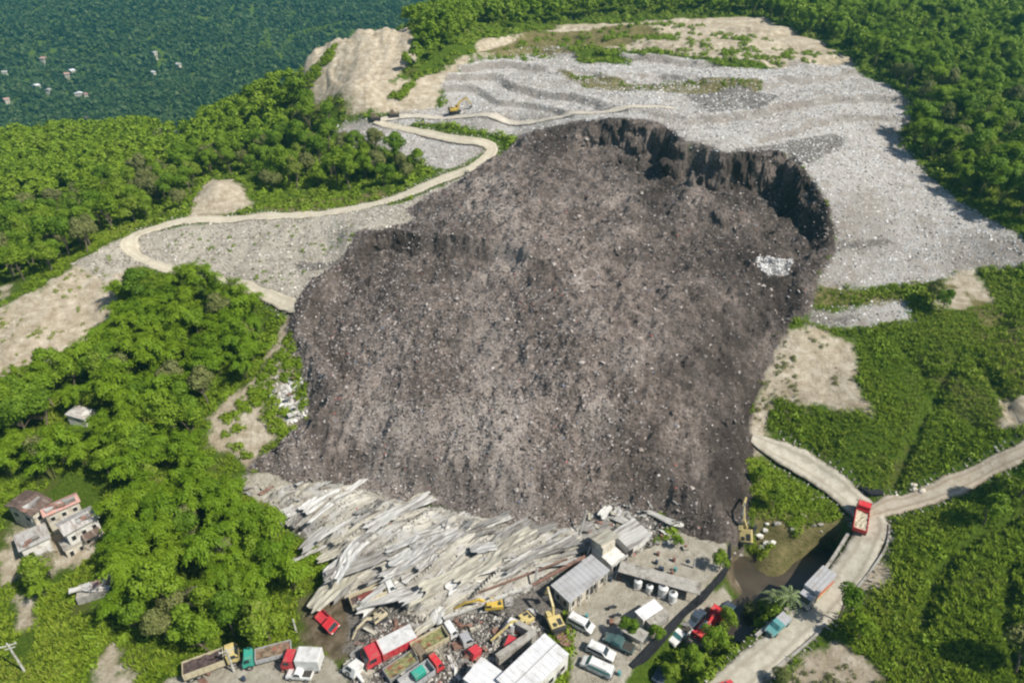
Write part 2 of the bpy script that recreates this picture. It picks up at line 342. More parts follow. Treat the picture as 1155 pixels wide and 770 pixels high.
def grid_faces(nx, ny, keep=None):
    i = np.arange(nx*ny).reshape(ny, nx)
    f = np.stack([i[:-1, :-1], i[:-1, 1:], i[1:, 1:], i[1:, :-1]], -1).reshape(-1, 4)
    if keep is not None:
        kf = keep.reshape(-1)[f].all(1); f = f[kf]
    return f
def compact(V, Fc, at_=None):
    u, inv = np.unique(Fc, return_inverse=True)
    return V[u], inv.reshape(Fc.shape), ({k: a[u] for k, a in at_.items()} if at_ else None)

# ------------------------------------------------------------------ the ground, one sheet
def axis(lo, hi, step, far_lo, far_hi, g=1.07):
    a = list(np.arange(lo, hi, step)); s = step; x = a[-1]
    while x < far_hi: s *= g; x += s; a.append(x)
    s = step; x = a[0]; b = []
    while x > far_lo: s *= g; x -= s; b.append(x)
    return np.array(b[::-1]+a)
gx = axis(-150, 205, .8, -6000, 6000, 1.06); gy = axis(54, 330, .7, -3000, 6500, 1.055)
X, Y = np.meshgrid(gx, gy); Z = H(X, Y)
nearm = (Y < 480) & (Y > 0) & (np.abs(X) < 420)
att = {}
for z in ZN:
    a = np.full(X.shape, -60.0); a[nearm] = zone(z, X[nearm], Y[nearm]); att[z] = a.ravel()
dt = np.full(X.shape, -60.); dt[nearm] = -.8-np.minimum.reduce([seg_dist(X[nearm], Y[nearm], t, False) for t in DITCH]); att['mud'] = np.maximum(att['mud'], dt.ravel()); SS = sl_sdf(X, Y); att['slide'] = np.clip(SS+.6, -60, 60).ravel(); Zg = Z - sstep(.8, 2.5, SS)*1.8 - sstep(.2, 2, SS)*sstep(150, 165, Y)*6
rd = np.full(X.shape, -60.); rd[nearm] = road_d(X[nearm], Y[nearm])
# roads are graded: level the ground a little under them
V = np.stack([X, Y, Zg - .12*sstep(-1.5, .5, rd)], -1).reshape(-1, 3)
g = mesh_np('ground', V, grid_faces(len(gx), len(gy)), GROUND, True, att)
tag(g, 'green hillside, bare soil and waste terraces around the landslide', 'ground', kind='structure')

def ribbon(name, line, width, mat, lift, label, cat, wob=.5, hfun=None, kind='structure'):
    n = len(line); T = np.gradient(line, axis=0); T /= np.linalg.norm(T, axis=1)[:, None]+1e-9; N = np.c_[-T[:, 1], T[:, 0]]
    k = 9; s = np.linspace(-1, 1, k)
    wl = width/2*(1+.3*wob*(fbm(line[:, 0]/5, line[:, 1]/5, 77, 3)))
    wl *= 1+.22*wob*(vnoise(line[:, 0]/1.6, line[:, 1]/1.6, 79)-.5)
    for e_ in range(5): wl[e_] *= .35+.13*e_

    P = line[:, None, :] + N[:, None, :]*(s[None, :, None]*wl[:, None, None])
    zc = (hfun or H)(P[..., 0], P[..., 1])
    zc = zc*.35 + zc.mean(1, keepdims=True)*.65 if lift < .5 else zc
    zc = np.maximum(zc, H(P[..., 0], P[..., 1])-.02) + lift
    zc[:, 0] -= .3; zc[:, -1] -= .3
    Vv = np.concatenate([P, zc[..., None]], -1).reshape(-1, 3)
    i = np.arange(n*k).reshape(n, k); f = np.stack([i[:-1, :-1], i[1:, :-1], i[1:, 1:], i[:-1, 1:]], -1).reshape(-1, 4)[:, ::-1]
    o = mesh_np(name, Vv, f, mat, True, {'across': np.tile(np.abs(s), n)})
    return tag(o, label, cat, kind=kind)
def road_mat(name, c1, c2, rut):
    m, nt, b = _new(name); pos = node(nt, 'ShaderNodeNewGeometry').outputs['Position']
    c = ramp(nt, noise(nt, .8, 6, pos, .7), [(.35, c1), (.65, c2)])
    a = node(nt, 'ShaderNodeAttribute', attribute_name='across').outputs['Fac']
    s = math_(nt, 'ADD', a, math_(nt, 'MULTIPLY', math_(nt, 'SUBTRACT', noise(nt, .5, 4, pos), .5), .35))
    k = ramp(nt, s, [(.28, (0, 0, 0)), (.42, (.55, .55, .55)), (.52, (.55, .55, .55)), (.64, (0, 0, 0)), (.86, (0, 0, 0)), (.97, (.8, .8, .8))])
    c = mix(nt, k, c, rut)
    c = mix(nt, ramp(nt, noise(nt, .25, 5, pos, .7), [(.5, (0, 0, 0)), (.66, (.7, .7, .7))]), c, rut)
    e_ = math_(nt, 'ADD', a, math_(nt, 'MULTIPLY', math_(nt, 'SUBTRACT', noise(nt, .7, 6, pos, .7), .5), .9)); c = mix(nt, ramp(nt, e_, [(.82, (0, 0, 0)), (1.0, (.85, .85, .85))]), c, tuple(v*.55 for v in rut))
    nt.links.new(c, b.inputs['Base Color']); b.inputs['Roughness'].default_value = .95; bump(nt, b, noise(nt, 2, 4, pos), .12)
    return m
rmat = {'haul_road': road_mat('haul_road_dirt', (.42, .38, .29), (.52, .48, .38), (.36, .31, .23)),
        'landfill_track': road_mat('track_dirt', (.44, .40, .33), (.54, .50, .42), (.38, .34, .28)),
        'concrete_road': road_mat('road_concrete', (.34, .315, .25), (.46, .43, .355), (.25, .22, .165)),
        'dirt_road': road_mat('side_road_dirt', (.34, .29, .21), (.46, .41, .33), (.24, .19, .13))}
RLAB = {'haul_road': 'pale dirt haul road looping up the left side of the landfill', 'landfill_track': 'narrow dirt track along the upper waste terrace',
 'concrete_road': 'pale concrete road crossing the lower right beside the river', 'dirt_road': 'rutted dirt road leading off to the right through the green field'}
for i, k in enumerate(RL):
    ribbon(k, RL[k], RW[k][1], rmat[k], .16+.03*i, RLAB[k], 'road', wob=1.3 if k != 'concrete_road' else .7)

# ------------------------------------------------------------------ river water
m, ntr, b = _new('river_water')
pos = node(ntr, 'ShaderNodeNewGeometry').outputs['Position']
ntr.links.new(ramp(ntr, noise(ntr, .15, 4, pos), [(.35, (.035, .028, .018)), (.65, (.075, .06, .04))]), b.inputs['Base Color']); b.inputs['Roughness'].default_value = .28
bump(ntr, b, noise(ntr, 1.5, 4, pos), .06)
lp = np.array(LOWP)[:, :2]; x0, y0 = lp.min(0)-2; x1, y1 = lp.max(0)+2
wx = np.arange(x0, x1, 1.0); wy = np.arange(y0, y1, 1.0); WX, WY = np.meshgrid(wx, wy)
kp = (sdf(WX, WY, LOWP) > .3)
Vw = np.stack([WX, WY, np.full(WX.shape, -4.05)], -1).reshape(-1, 3); Fw = grid_faces(len(wx), len(wy), kp); Vw, Fw, _ = compact(Vw, Fw)
tag(mesh_np('river', Vw, Fw, m, True), 'dark muddy river beside the concrete road', 'river', kind='structure')

# ------------------------------------------------------------------ the slide
def waste_mat():
    m, nt, b = _new('dark_waste'); pos = node(nt, 'ShaderNodeNewGeometry').outputs['Position']
    n3 = noise(nt, 1.6, 6, pos, .8); n4 = noise(nt, 5.0, 3, pos, .8); nb = noise(nt, .07, 5, pos, .65)
    c = ramp(nt, n3, [(.30, (.055, .043, .036)), (.42, (.235, .19, .162)), (.54, (.41, .342, .298)), (.66, (.60, .525, .47))])
    c = mix(nt, ramp(nt, noise(nt, .42, 5, pos, .75), [(.42, (.62, .62, .62)), (.55, (0, 0, 0))]), c, (.095, .073, .06))
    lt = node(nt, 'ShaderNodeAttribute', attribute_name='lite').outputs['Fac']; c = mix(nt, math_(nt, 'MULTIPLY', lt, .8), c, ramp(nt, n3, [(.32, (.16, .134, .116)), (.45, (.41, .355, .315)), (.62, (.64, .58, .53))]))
    c = mix(nt, ramp(nt, n4, [(.62, (0, 0, 0)), (.7, (1, 1, 1))]), c, (.42, .39, .37))
    c = mix(nt, ramp(nt, nb, [(.42, (0, 0, 0)), (.62, (.55, .55, .55))]), c, (.075, .057, .047))
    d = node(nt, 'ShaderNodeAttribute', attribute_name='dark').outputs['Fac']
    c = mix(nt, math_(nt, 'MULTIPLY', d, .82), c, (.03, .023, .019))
    nt.links.new(c, b.inputs['Base Color']); b.inputs['Roughness'].default_value = .9; b.inputs['Specular IOR Level'].default_value = .15
    bump(nt, b, noise(nt, 1.4, 7, pos, .8), 1.0, 1.0); return m
WASTE = waste_mat()
sp_ = np.array(SLIDE)[:, :2]; x0, y0 = sp_.min(0)-3; x1, y1 = sp_.max(0)+3
sx = np.arange(x0, x1, .42); sy = np.arange(y0, y1, .42); SX, SY = np.meshgrid(sx, sy)
SD = sl_sdf(SX, SY)
def slide_z(x, y, s):
    lump = np.abs(fbm(x/7, y/7, 51, 4)); ins = sstep(-.5, 4, s)
    z = H(x, y) + ins*(fbm(x/13, y/13, 55, 3)*1.3 + (.9-2.2*lump)*.8 + fbm(x/3.6, y/3.6, 58, 3)*1.5 + fbm(x/1.6, y/1.6, 57, 3)*.8 + .3)
    front = 0
    return z + front - sstep(.3, -2.0, s)*1.3 + .12
SZ = slide_z(SX, SY, SD)
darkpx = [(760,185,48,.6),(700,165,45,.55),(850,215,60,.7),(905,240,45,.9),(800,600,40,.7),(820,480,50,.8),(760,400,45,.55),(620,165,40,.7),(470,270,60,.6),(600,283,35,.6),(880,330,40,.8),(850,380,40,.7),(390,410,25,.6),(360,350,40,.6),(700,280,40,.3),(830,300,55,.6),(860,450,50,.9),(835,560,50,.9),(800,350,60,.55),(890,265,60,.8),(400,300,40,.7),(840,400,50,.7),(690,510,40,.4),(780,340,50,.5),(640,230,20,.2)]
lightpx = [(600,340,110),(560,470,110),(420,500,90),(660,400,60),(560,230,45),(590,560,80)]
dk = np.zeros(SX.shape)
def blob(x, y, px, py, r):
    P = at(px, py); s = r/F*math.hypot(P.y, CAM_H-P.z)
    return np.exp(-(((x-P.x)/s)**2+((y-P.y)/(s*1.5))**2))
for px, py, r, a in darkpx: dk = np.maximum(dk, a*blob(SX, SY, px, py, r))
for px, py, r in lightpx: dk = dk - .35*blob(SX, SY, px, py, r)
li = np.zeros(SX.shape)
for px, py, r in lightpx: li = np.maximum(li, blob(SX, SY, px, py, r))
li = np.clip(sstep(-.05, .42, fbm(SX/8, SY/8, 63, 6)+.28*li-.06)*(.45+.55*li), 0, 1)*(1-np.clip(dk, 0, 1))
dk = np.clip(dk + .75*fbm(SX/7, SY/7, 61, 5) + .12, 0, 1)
kp = SD > -1.9
gyy, gxx = np.gradient(SZ, .42); st = sstep(.8, 2.0, np.hypot(gxx, gyy))*sstep(-.5, 1.5, SD); nx, ny = gxx/(np.hypot(gxx, gyy)+1e-6), gyy/(np.hypot(gxx, gyy)+1e-6)
st = st*sstep(160, 170, SY); push = st*(fbm((SX+SY*.3)/2.2, SZ/3.5, 66, 4)*2.6+fbm(SX/.9, SZ/1.2, 67, 3)*.8)
V = np.stack([SX-nx*push, SY-ny*push, SZ], -1).reshape(-1, 3); Fs = grid_faces(len(sx), len(sy), kp); V, Fs, a = compact(V, Fs, {'dark': dk.ravel(), 'lite': li.ravel()})
tag(mesh_np('garbage_slide', V, Fs, WASTE, False, a), 'vast dark brown mass of collapsed garbage spread down the slope', 'garbage slide', kind='stuff')
# ------------------------------------------------------------------ vegetation
def leaf_mat(name, cols, trans=.25, hue=.0):
    m, nt, b = _new(name)
    oi = node(nt, 'ShaderNodeObjectInfo').outputs['Random']; gi = node(nt, 'ShaderNodeNewGeometry').outputs['Random Per Island']
    pn = noise(nt, .055, 4, node(nt, 'ShaderNodeNewGeometry').outputs['Position'], .6); pn = math_(nt, 'MULTIPLY', math_(nt, 'SUBTRACT', pn, .3), 2.4)
    f = math_(nt, 'ADD', math_(nt, 'MULTIPLY', oi, .34), math_(nt, 'ADD', math_(nt, 'MULTIPLY', gi, .30), math_(nt, 'MULTIPLY', pn, .36)))
    c = ramp(nt, f, [(i/(len(cols)-1)*.9+.05, cc) for i, cc in enumerate(cols)])
    nt.links.new(c, b.inputs['Base Color']); b.inputs['Roughness'].default_value = .55; b.inputs['Specular IOR Level'].default_value = .18
    t = node(nt, 'ShaderNodeBsdfTranslucent'); nt.links.new(mix(nt, .5, c, (.12, .20, .015)), t.inputs[0])
    ms = node(nt, 'ShaderNodeMixShader'); ms.inputs[0].default_value = trans
    out = nt.nodes['Material Output']; nt.links.new(b.outputs[0], ms.inputs[1]); nt.links.new(t.outputs[0], ms.inputs[2]); nt.links.new(ms.outputs[0], out.inputs[0])
    return m
LEAF = leaf_mat('broad_leaf', [(.05,.10,.009), (.12,.205,.012), (.20,.30,.018), (.16,.22,.025), (.28,.28,.08)])
LEAFO = leaf_mat('olive_leaf', [(.07,.09,.025), (.13,.155,.04), (.20,.21,.07), (.15,.17,.06), (.26,.23,.11)])
LEAFB = leaf_mat('bright_leaf', [(.06,.115,.010), (.11,.20,.012), (.18,.285,.02), (.14,.20,.018)], .3)
BAM = leaf_mat('bamboo_leaf', [(.062,.13,.006), (.125,.225,.009), (.20,.305,.014), (.12,.18,.012)], .3)
GRS = leaf_mat('grass_blade', [(.07,.135,.008), (.155,.245,.012), (.235,.315,.022), (.30,.28,.07)], .3)
FARL = leaf_mat('far_leaf', [(.012,.032,.014), (.026,.058,.018), (.055,.10,.024), (.12,.15,.05)], .1)
DRYL = leaf_mat('dry_leaf', [(.15,.13,.075), (.26,.23,.15), (.20,.21,.10)], .2)
PALE = leaf_mat('palm_leaf', [(.13,.19,.07), (.22,.28,.12), (.30,.33,.17)], .2)
BARK = surf('bark', (.10,.08,.055), (.20,.165,.12), 6)
CULM = surf('bamboo_culm', (.10,.13,.03), (.20,.20,.07), 4)
def quads(cen, nrm, up, sx, sy, fold=.0):
    n = len(cen); nrm = nrm/(np.linalg.norm(nrm, axis=1)[:, None]+1e-9)
    a = np.cross(up, nrm); a /= np.linalg.norm(a, axis=1)[:, None]+1e-9; b = np.cross(nrm, a)
    sx = np.asarray(sx)[:, None]*.5; sy = np.asarray(sy)[:, None]*.5
    V = np.stack([cen-a*sx*.6-b*sy, cen+a*sx-b*sy*.4, cen+a*sx*.4+b*sy, cen-a*sx+b*sy*.3], 1)
    if fold: V[:, 1] += nrm*fold*sx; V[:, 3] += nrm*fold*sx
    return V.reshape(-1, 3), np.arange(n*4).reshape(n, 4)
def rdir(n, r): 
    v = r.normal(size=(n, 3)); return v/np.linalg.norm(v, axis=1)[:, None]
def crown_geo(seed, rad=1.0, n=900, hgt=.8, ls=.13, lobes=9):
    r = np.random.default_rng(seed); L = []
    for i in range(lobes):
        a = r.uniform(0, 6.28); d = rad*r.uniform(.15, .68)*(1 if i else 0); L.append((math.cos(a)*d, math.sin(a)*d, rad*hgt*r.uniform(-.35, .55)+(.25*rad if d < .3*rad else 0), rad*r.uniform(.28, .52)))
    L = np.array(L); k = r.choice(lobes, n, p=L[:, 3]**2/(L[:, 3]**2).sum())
    d = rdir(n, r); d[:, 2] = np.where(d[:, 2] < -.35, -d[:, 2], d[:, 2])
    c = L[k, :3] + d*(L[k, 3]*r.uniform(.72, 1.1, n))[:, None]
    up = rdir(n, r); s = rad*ls*r.uniform(.6, 1.5, n)
    return quads(c, d+.55*rdir(n, r), up, s, s*r.uniform(.8, 1.4, n), .2)
def bamboo_geo(seed, nc=17, per=230, H0=9.0):
    r = np.random.default_rng(seed); cs, ns, ups, sx, sy = [], [], [], [], []; culms = []
    for i in range(nc):
        a = r.uniform(0, 6.28); reach = r.uniform(.6, 4.4); h = H0*r.uniform(.7, 1.05)*(1-.035*reach); b0 = np.array([math.cos(a)*.5*r.random(), math.sin(a)*.5*r.random(), -1])
        dirv = np.array([math.cos(a), math.sin(a), 0]); pts = []
        for t in np.linspace(0, 1, 9):
            z = (h+1)*math.sin(t*1.95)/math.sin(1.57) ; pts.append(b0+dirv*reach*t**1.8+np.array([0, 0, z]))
        pts = np.array(pts); culms.append(pts)
        t = r.uniform(.28, 1, per)**.8*8; i0 = np.minimum(t.astype(int), 7); f = (t-i0)[:, None]; P = pts[i0]*(1-f)+pts[i0+1]*f
        off = rdir(per, r)*r.uniform(.1, 1.0, per)[:, None]*np.array([1, 1, .7]); P = P+off
        cs.append(P); n_ = off*.6+np.array([0, 0, .8])+.35*rdir(per, r)+dirv*.3; ns.append(n_)
        ups.append(dirv*.7+off+np.array([0, 0, -.5])+.3*rdir(per, r)); sx.append(r.uniform(.12, .26, per)); sy.append(r.uniform(.3, .7, per))
    V, F_ = quads(np.concatenate(cs), np.concatenate(ns), np.concatenate(ups), np.concatenate(sx), np.concatenate(sy), .15)
    TV, TF = [], []
    for pts in culms:
        o = len(TV)
        for j, p in enumerate(pts[:7]):
            w_ = .07*(1-j/9)
            for q in ((w_, 0), (-w_*.5, w_*.85), (-w_*.5, -w_*.85)): TV.append((p[0]+q[0], p[1]+q[1], p[2]))
            if j:
                for q in range(3): TF.append((o+3*j-3+q, o+3*j-3+(q+1) % 3, o+3*j+(q+1) % 3, o+3*j+q))
    return V, F_, np.array(TV), np.array(TF)
def trunk_geo(seed, h, r0, rad):
    r = np.random.default_rng(seed); TV, TF = [], []
    def tube(pts, w0, w1, n=6):
        o = len(TV)
        for j, p in enumerate(pts):
            w_ = w0+(w1-w0)*j/(len(pts)-1)
            for q in range(n): TV.append((p[0]+w_*math.cos(q*6.283/n), p[1]+w_*math.sin(q*6.283/n), p[2]))
            if j:
                for q in range(n): TF.append((o+n*(j-1)+q, o+n*(j-1)+(q+1) % n, o+n*j+(q+1) % n, o+n*j+q))
    bx, by = r.normal(0, .12*rad, 2)
    tube([(0, 0, -1), (bx*.3, by*.3, h*.35), (bx, by, h*.75), (bx*1.3, by*1.3, h)], r0, r0*.35)
    for i in range(5):
        a = r.uniform(0, 6.28); z = h*r.uniform(.5, .8); tube([(bx*.7, by*.7, z), (math.cos(a)*rad*.35, math.sin(a)*rad*.35, z+rad*.3), (math.cos(a)*rad*.65, math.sin(a)*rad*.65, z+rad*.5)], r0*.45, r0*.12, 4)
    return np.array(TV), np.array(TF)
hidden_protos = []
def plant_proto(kind, crown, trunk, lm, tm, cz=0):
    root = bpy.data.objects.new(kind, None); C.objects.link(root)
    V_, F_ = crown; V_ = V_+np.array([0, 0, cz]); mesh_np('crown', V_, F_, lm, False, parent=root)
    mesh_np('trunk' if kind != 'bamboo_clump' else 'culms', trunk[0], trunk[1], tm, True, parent=root)
    root['_geo'] = 0; del root['_geo']; return [root, (V_, F_), False]
def copy_tree(o, parent=None):
    c = o.copy(); C.objects.link(c)
    if parent: c.parent = parent
    for ch in list(o.children): copy_tree(ch, c)
    return c
protos = {'tree': [], 'bamboo_clump': []}
for s in range(7):
    ht = [5.5, 6.5, 5, 7.5, 6, 5.8, 7][s]
    protos['tree'].append(plant_proto('tree', crown_geo(100+s, 3.6, 2300, [.75, .9, .6, 1.1, .8, .7, .95][s], .095, 9+s % 4), trunk_geo(s, ht-.8, .24, 3.4), [LEAF, LEAFB, LEAFO, LEAF, LEAFB, LEAFO, LEAFB][s], BARK, ht-.6))
for s in range(5):
    V_, F_, TV, TF = bamboo_geo(200+s); protos['bamboo_clump'].append(plant_proto('bamboo_clump', (V_, F_), (TV, TF), BAM, CULM))
dryp = plant_proto('dry_tree', crown_geo(300, 2.6, 700, .8, .10, 7), trunk_geo(30, 4.5, .16, 2.6), DRYL, BARK, 4.4)
placed = []
def inframe(x, y, z, mg=70):
    px, py, d = project(x, y, z); return (px > -mg) & (px < 1155+mg) & (py > -mg) & (py < 770+mg*1.3) & (d > 20)
def bad(x, y):                                       # where nothing grows
    s = np.maximum.reduce([zone(k, x, y) for k in ('grey', 'soil', 'bench', 'mud', 'rubble', 'yard')]+[road_d(x, y)+.8, sl_sdf(x, y)])
    return s
def jitter(poly, step, seed):
    r = np.random.default_rng(seed); P = np.array(poly)[:, :2]; a = P.min(0); b = P.max(0)
    xs, ys = np.meshgrid(np.arange(a[0], b[0], step), np.arange(a[1], b[1], step*.87)); xs[1::2] += step/2
    xs = xs.ravel()+r.uniform(-.38, .38, xs.size)*step; ys = ys.ravel()+r.uniform(-.38, .38, ys.size)*step
    k = sdf(xs, ys, poly) > 0; return xs[k], ys[k]
HOUSE_CLEAR = [(57,612,9),(38,592,8),(90,590,8),(110,672,5),(92,482,4.5),(70,640,4),(25,730,3),(262,755,4),(185,160,4)]
HC = [(at(a, b), r) for a, b, r in HOUSE_CLEAR]
FOR = [ # polygon of tree bases (px), spacing, kind mix (p bamboo), size range, label set
 ('left', [(150,338),(215,330),(285,350),(312,395),(290,430),(240,470),(232,520),(262,560),(300,580),(335,625),(372,690),(335,718),(322,745),(250,742),(170,735),(120,690),(112,640),(118,600),(100,560),(60,545),(20,560),(-40,560),(-40,455),(20,450),(90,425),(125,370)], 4.7, .82, (.75, 1.12)),
 ('houses', [(-40,560),(15,560),(8,600),(30,640),(70,650),(75,680),(40,670),(0,670),(-40,680)], 4.6, .3, (.55, .9)),
 ('ridge', [(-90,178),(60,160),(130,148),(180,155),(225,158),(290,118),(318,100),(345,122),(382,152),(400,172),(480,188),(492,200),(430,214),(380,216),(300,216),(290,200),(262,198),(232,200),(210,238),(150,256),(95,290),(40,318),(-90,350)], 6.2, .0, (.75, 1.2)),
 ('right', [(862,32),(840,10),(1300,-5),(1300,300),(1158,268),(1088,226),(1044,188),(1018,152),(1038,128),(1004,92),(960,68)], 6.6, .6, (.85, 1.25)),
 ('top', [(470,34),(540,30),(640,26),(760,16),(862,24),(1000,-8),(520,-10),(470,10)], 6.4, .0, (.7, 1.1)),
 ('hill', [(455,98),(470,86),(484,78),(505,62),(535,50),(520,40),(560,34),(470,36),(300,32),(290,60),(318,62),(326,44),(400,28),(466,38),(474,60),(440,92)], 5.2, .0, (.7, 1.0)),
]
LABS = {('left', 'bamboo_clump'): ('bright green feathery bamboo clump in the thicket left of the landslide', 'bamboo clumps in the left thicket'),
 ('left', 'tree'): ('dark round broadleaf tree among the bamboo left of the landslide', 'broadleaf trees in the left thicket'),
 ('houses', 'tree'): ('small broadleaf tree growing round the hillside houses at the left edge', 'trees round the left houses'),
 ('houses', 'bamboo_clump'): ('low bamboo clump growing round the hillside houses at the left edge', 'bamboo round the left houses'),
 ('ridge', 'tree'): ('broadleaf tree in the woods above the haul road, upper left', 'woodland trees above the haul road'),
 ('right', 'tree'): ('broadleaf tree on the green slope right of the grey waste terraces', 'trees right of the waste terraces'),
 ('right', 'bamboo_clump'): ('bright green bamboo clump on the slope right of the grey waste terraces', 'bamboo right of the waste terraces'),
 ('top', 'tree'): ('tree on the skyline above the waste terraces', 'trees along the top skyline'),
 ('hill', 'tree'): ('dark tree on the hilltop beside the bare earth scar', 'trees by the bare earth scar')}
LMK = [('the ridge hut',185,160),('the road bend',140,280),('the bare soil cone',250,225),('the bare earth scar',400,85),('the upper road hairpin',553,175),('the haul road middle',380,238),('the bare left slope',45,385),
 ('the gully by the slide',290,440),('the white bamboo shack',90,475),('the hillside houses',60,590),('the ruined shack',107,668),('the beige dump truck',240,745),('the crushed shed tip',320,600),('the left ridge skyline',70,160),('the bare hill dip',290,130),
 ('the bare hilltop strip',930,60),('the middle top skyline',640,20),('the grey terrace notch',1020,165),('the grey waste tip',1150,262),('the top right corner',1150,30),('the grey slope edge',1065,205),('the small red wreck',372,699),('the road curve end',100,300)]
def where(px, py):
    n_, a, b = min(LMK, key=lambda l: (l[1]-px)**2+((l[2]-py)*1.3)**2); dx, dy = px-a, py-b; D = math.hypot(dx, dy)
    k = int(((math.degrees(math.atan2(-dy, dx))+382.5) % 360)//45); d = ['right of','up and right of','above','up and left of','left of','down and left of','below','down and right of'][k]
    return ('just ' if D < 38 else 'well ' if D > 85 else '')+d+' '+n_
def look(kd, sc, s0, s1, v):
    t = (sc-s0)/(s1-s0); a = 'smallish' if t < .33 else 'mid sized' if t < .67 else 'large'
    return a+' '+('feathery bamboo clump' if kd == 'bamboo_clump' else ['spreading broadleaf tree','upright broadleaf tree','flat topped tree','tall domed tree','round broadleaf tree','lumpy crowned tree','dense broadleaf tree'][v])
cand = []
for zi, (zn, pts, stp, pb, (s0, s1)) in enumerate(FOR):
    poly = wpoly(pts, H); xs, ys = jitter(poly, stp, 500+zi); ok = bad(xs, ys) < -.5
    for hc, r_ in HC: ok &= np.hypot(xs-hc.x, ys-hc.y) > r_
    xs, ys = xs[ok], ys[ok]; zs = H(xs, ys); ok = inframe(xs, ys, zs+4, 200)
    for x, y, z in zip(xs[ok], ys[ok], zs[ok]):
        kd = 'bamboo_clump' if (random.random() < pb and (zn != 'left' or vnoise(np.array(x/14), np.array(y/14), 3) > .2)) else 'tree'
        cand.append((math.dist((x, y, z), (0, 0, CAM_H))/ (s0+s1), zn, kd, x, y, z, random.uniform(s0, s1), s0, s1))
cand.sort(); cnt = {'tree': 0, 'bamboo_clump': 0}; far = []
def put_plant(P, loc, sc, rz, lab, cat, grp):
    root, geo, used = P
    o = copy_tree(root) if used else root; P[2] = True
    o.location = loc; o.scale = (sc, sc, sc*random.uniform(.88, 1.12)); o.rotation_euler = (random.uniform(-.07, .07), random.uniform(-.07, .07), rz); return tag(o, lab, cat, grp)
for c in cand:
    _, zn, kd, x, y, z, sc, s0, s1 = c
    if cnt[kd] >= 276 or not inframe(x, y, z+4, 45): far.append(c); continue
    cnt[kd] += 1; grp = LABS[(zn, kd)][1]; vi = random.randrange(len(protos[kd])); qx, qy, _d = project(x, y, z+4); lab = look(kd, sc, s0, s1, vi)+' '+where(qx, qy)
    put_plant(protos[kd][vi], (x, y, z-.1), sc, random.uniform(0, 6.28), lab, 'bamboo' if kd == 'bamboo_clump' else 'tree', grp)
print('plants', cnt, 'merged', len(far))
def merged(name, insts, geos, mat, label, cat, thin=1):
    VV, FF, o = [], [], 0
    for (x, y, z, sc) in insts:
        V_, F_ = random.choice(geos); F_ = F_[::thin]; V_ = V_[F_.ravel()]; a = random.uniform(0, 6.28); c_, s_ = math.cos(a), math.sin(a)
        Q = np.stack([V_[:, 0]*c_-V_[:, 1]*s_, V_[:, 0]*s_+V_[:, 1]*c_, V_[:, 2]], 1)*sc+np.array([x, y, z])
        VV.append(Q); FF.append(np.arange(len(Q)).reshape(-1, 4)+o); o += len(Q)
    return tag(mesh_np(name, np.concatenate(VV), np.concatenate(FF), mat), label, cat, kind='stuff')
if far: merged('distant_trees', [(c[3], c[4], c[5]+5, c[6]) for c in far], [crown_geo(700+i, 3.6, 420, .9, .2, 9) for i in range(5)], LEAF, 'mass of farther trees closing the woods behind the nearer ones', 'trees')
# far wooded hillside
r = np.random.default_rng(9)
xs = r.uniform(-1150, 700, 60000); ys = r.uniform(560, 1750, 60000); zs = H(xs, ys); ok = inframe(xs, ys, zs, 20) ; xs, ys, zs = xs[ok], ys[ok], zs[ok]
px_, py_, dd = project(xs, ys, zs); ok = (px_ < 2000); xs, ys, zs = xs[ok], ys[ok], zs[ok]
far_geo = [crown_geo(400+i, 1.0, 26, .8, .62, 4) for i in range(6)]
print('far crowns', len(xs), flush=True)
merged('distant_forest', [(x, y, z+2, random.uniform(3.2, 7.0)) for x, y, z in zip(xs, ys, zs)], far_geo, FARL, 'hazy blue green forest covering the far hillside, top left', 'forest')
# undergrowth, bushes and grass
def leafclump(seed, n, rad, ls, blade=False):
    r = np.random.default_rng(seed)
    if blade:
        a = r.uniform(0, 6.28, n); lean = r.uniform(.1, .75, n); d = np.stack([np.cos(a)*lean, np.sin(a)*lean, np.ones(n)], 1)
        c = d*rad*.55*r.uniform(.7, 1.1, n)[:, None]+np.stack([r.normal(0, .3*rad, n), r.normal(0, .3*rad, n), np.zeros(n)], 1)
        nn = np.stack([-np.cos(a), -np.sin(a), lean+.5], 1)+.3*rdir(n, r); return quads(c, nn, d, np.full(n, rad*.16)*r.uniform(.6, 1.4, n), rad*r.uniform(.5, 1.1, n), .2)
    d = rdir(n, r); d[:, 2] = np.abs(d[:, 2]); c = d*rad*r.uniform(.55, 1.05, n)[:, None]*np.array([1, 1, .8]); s = rad*ls*r.uniform(.6, 1.4, n)
    return quads(c, d+.5*rdir(n, r), rdir(n, r), s, s*1.2, .2)
bush_g = [leafclump(600+i, 60, 1.0, .27) for i in range(6)]; tuft_g = [leafclump(650+i, 20, 1.0, .3, True) for i in range(6)]
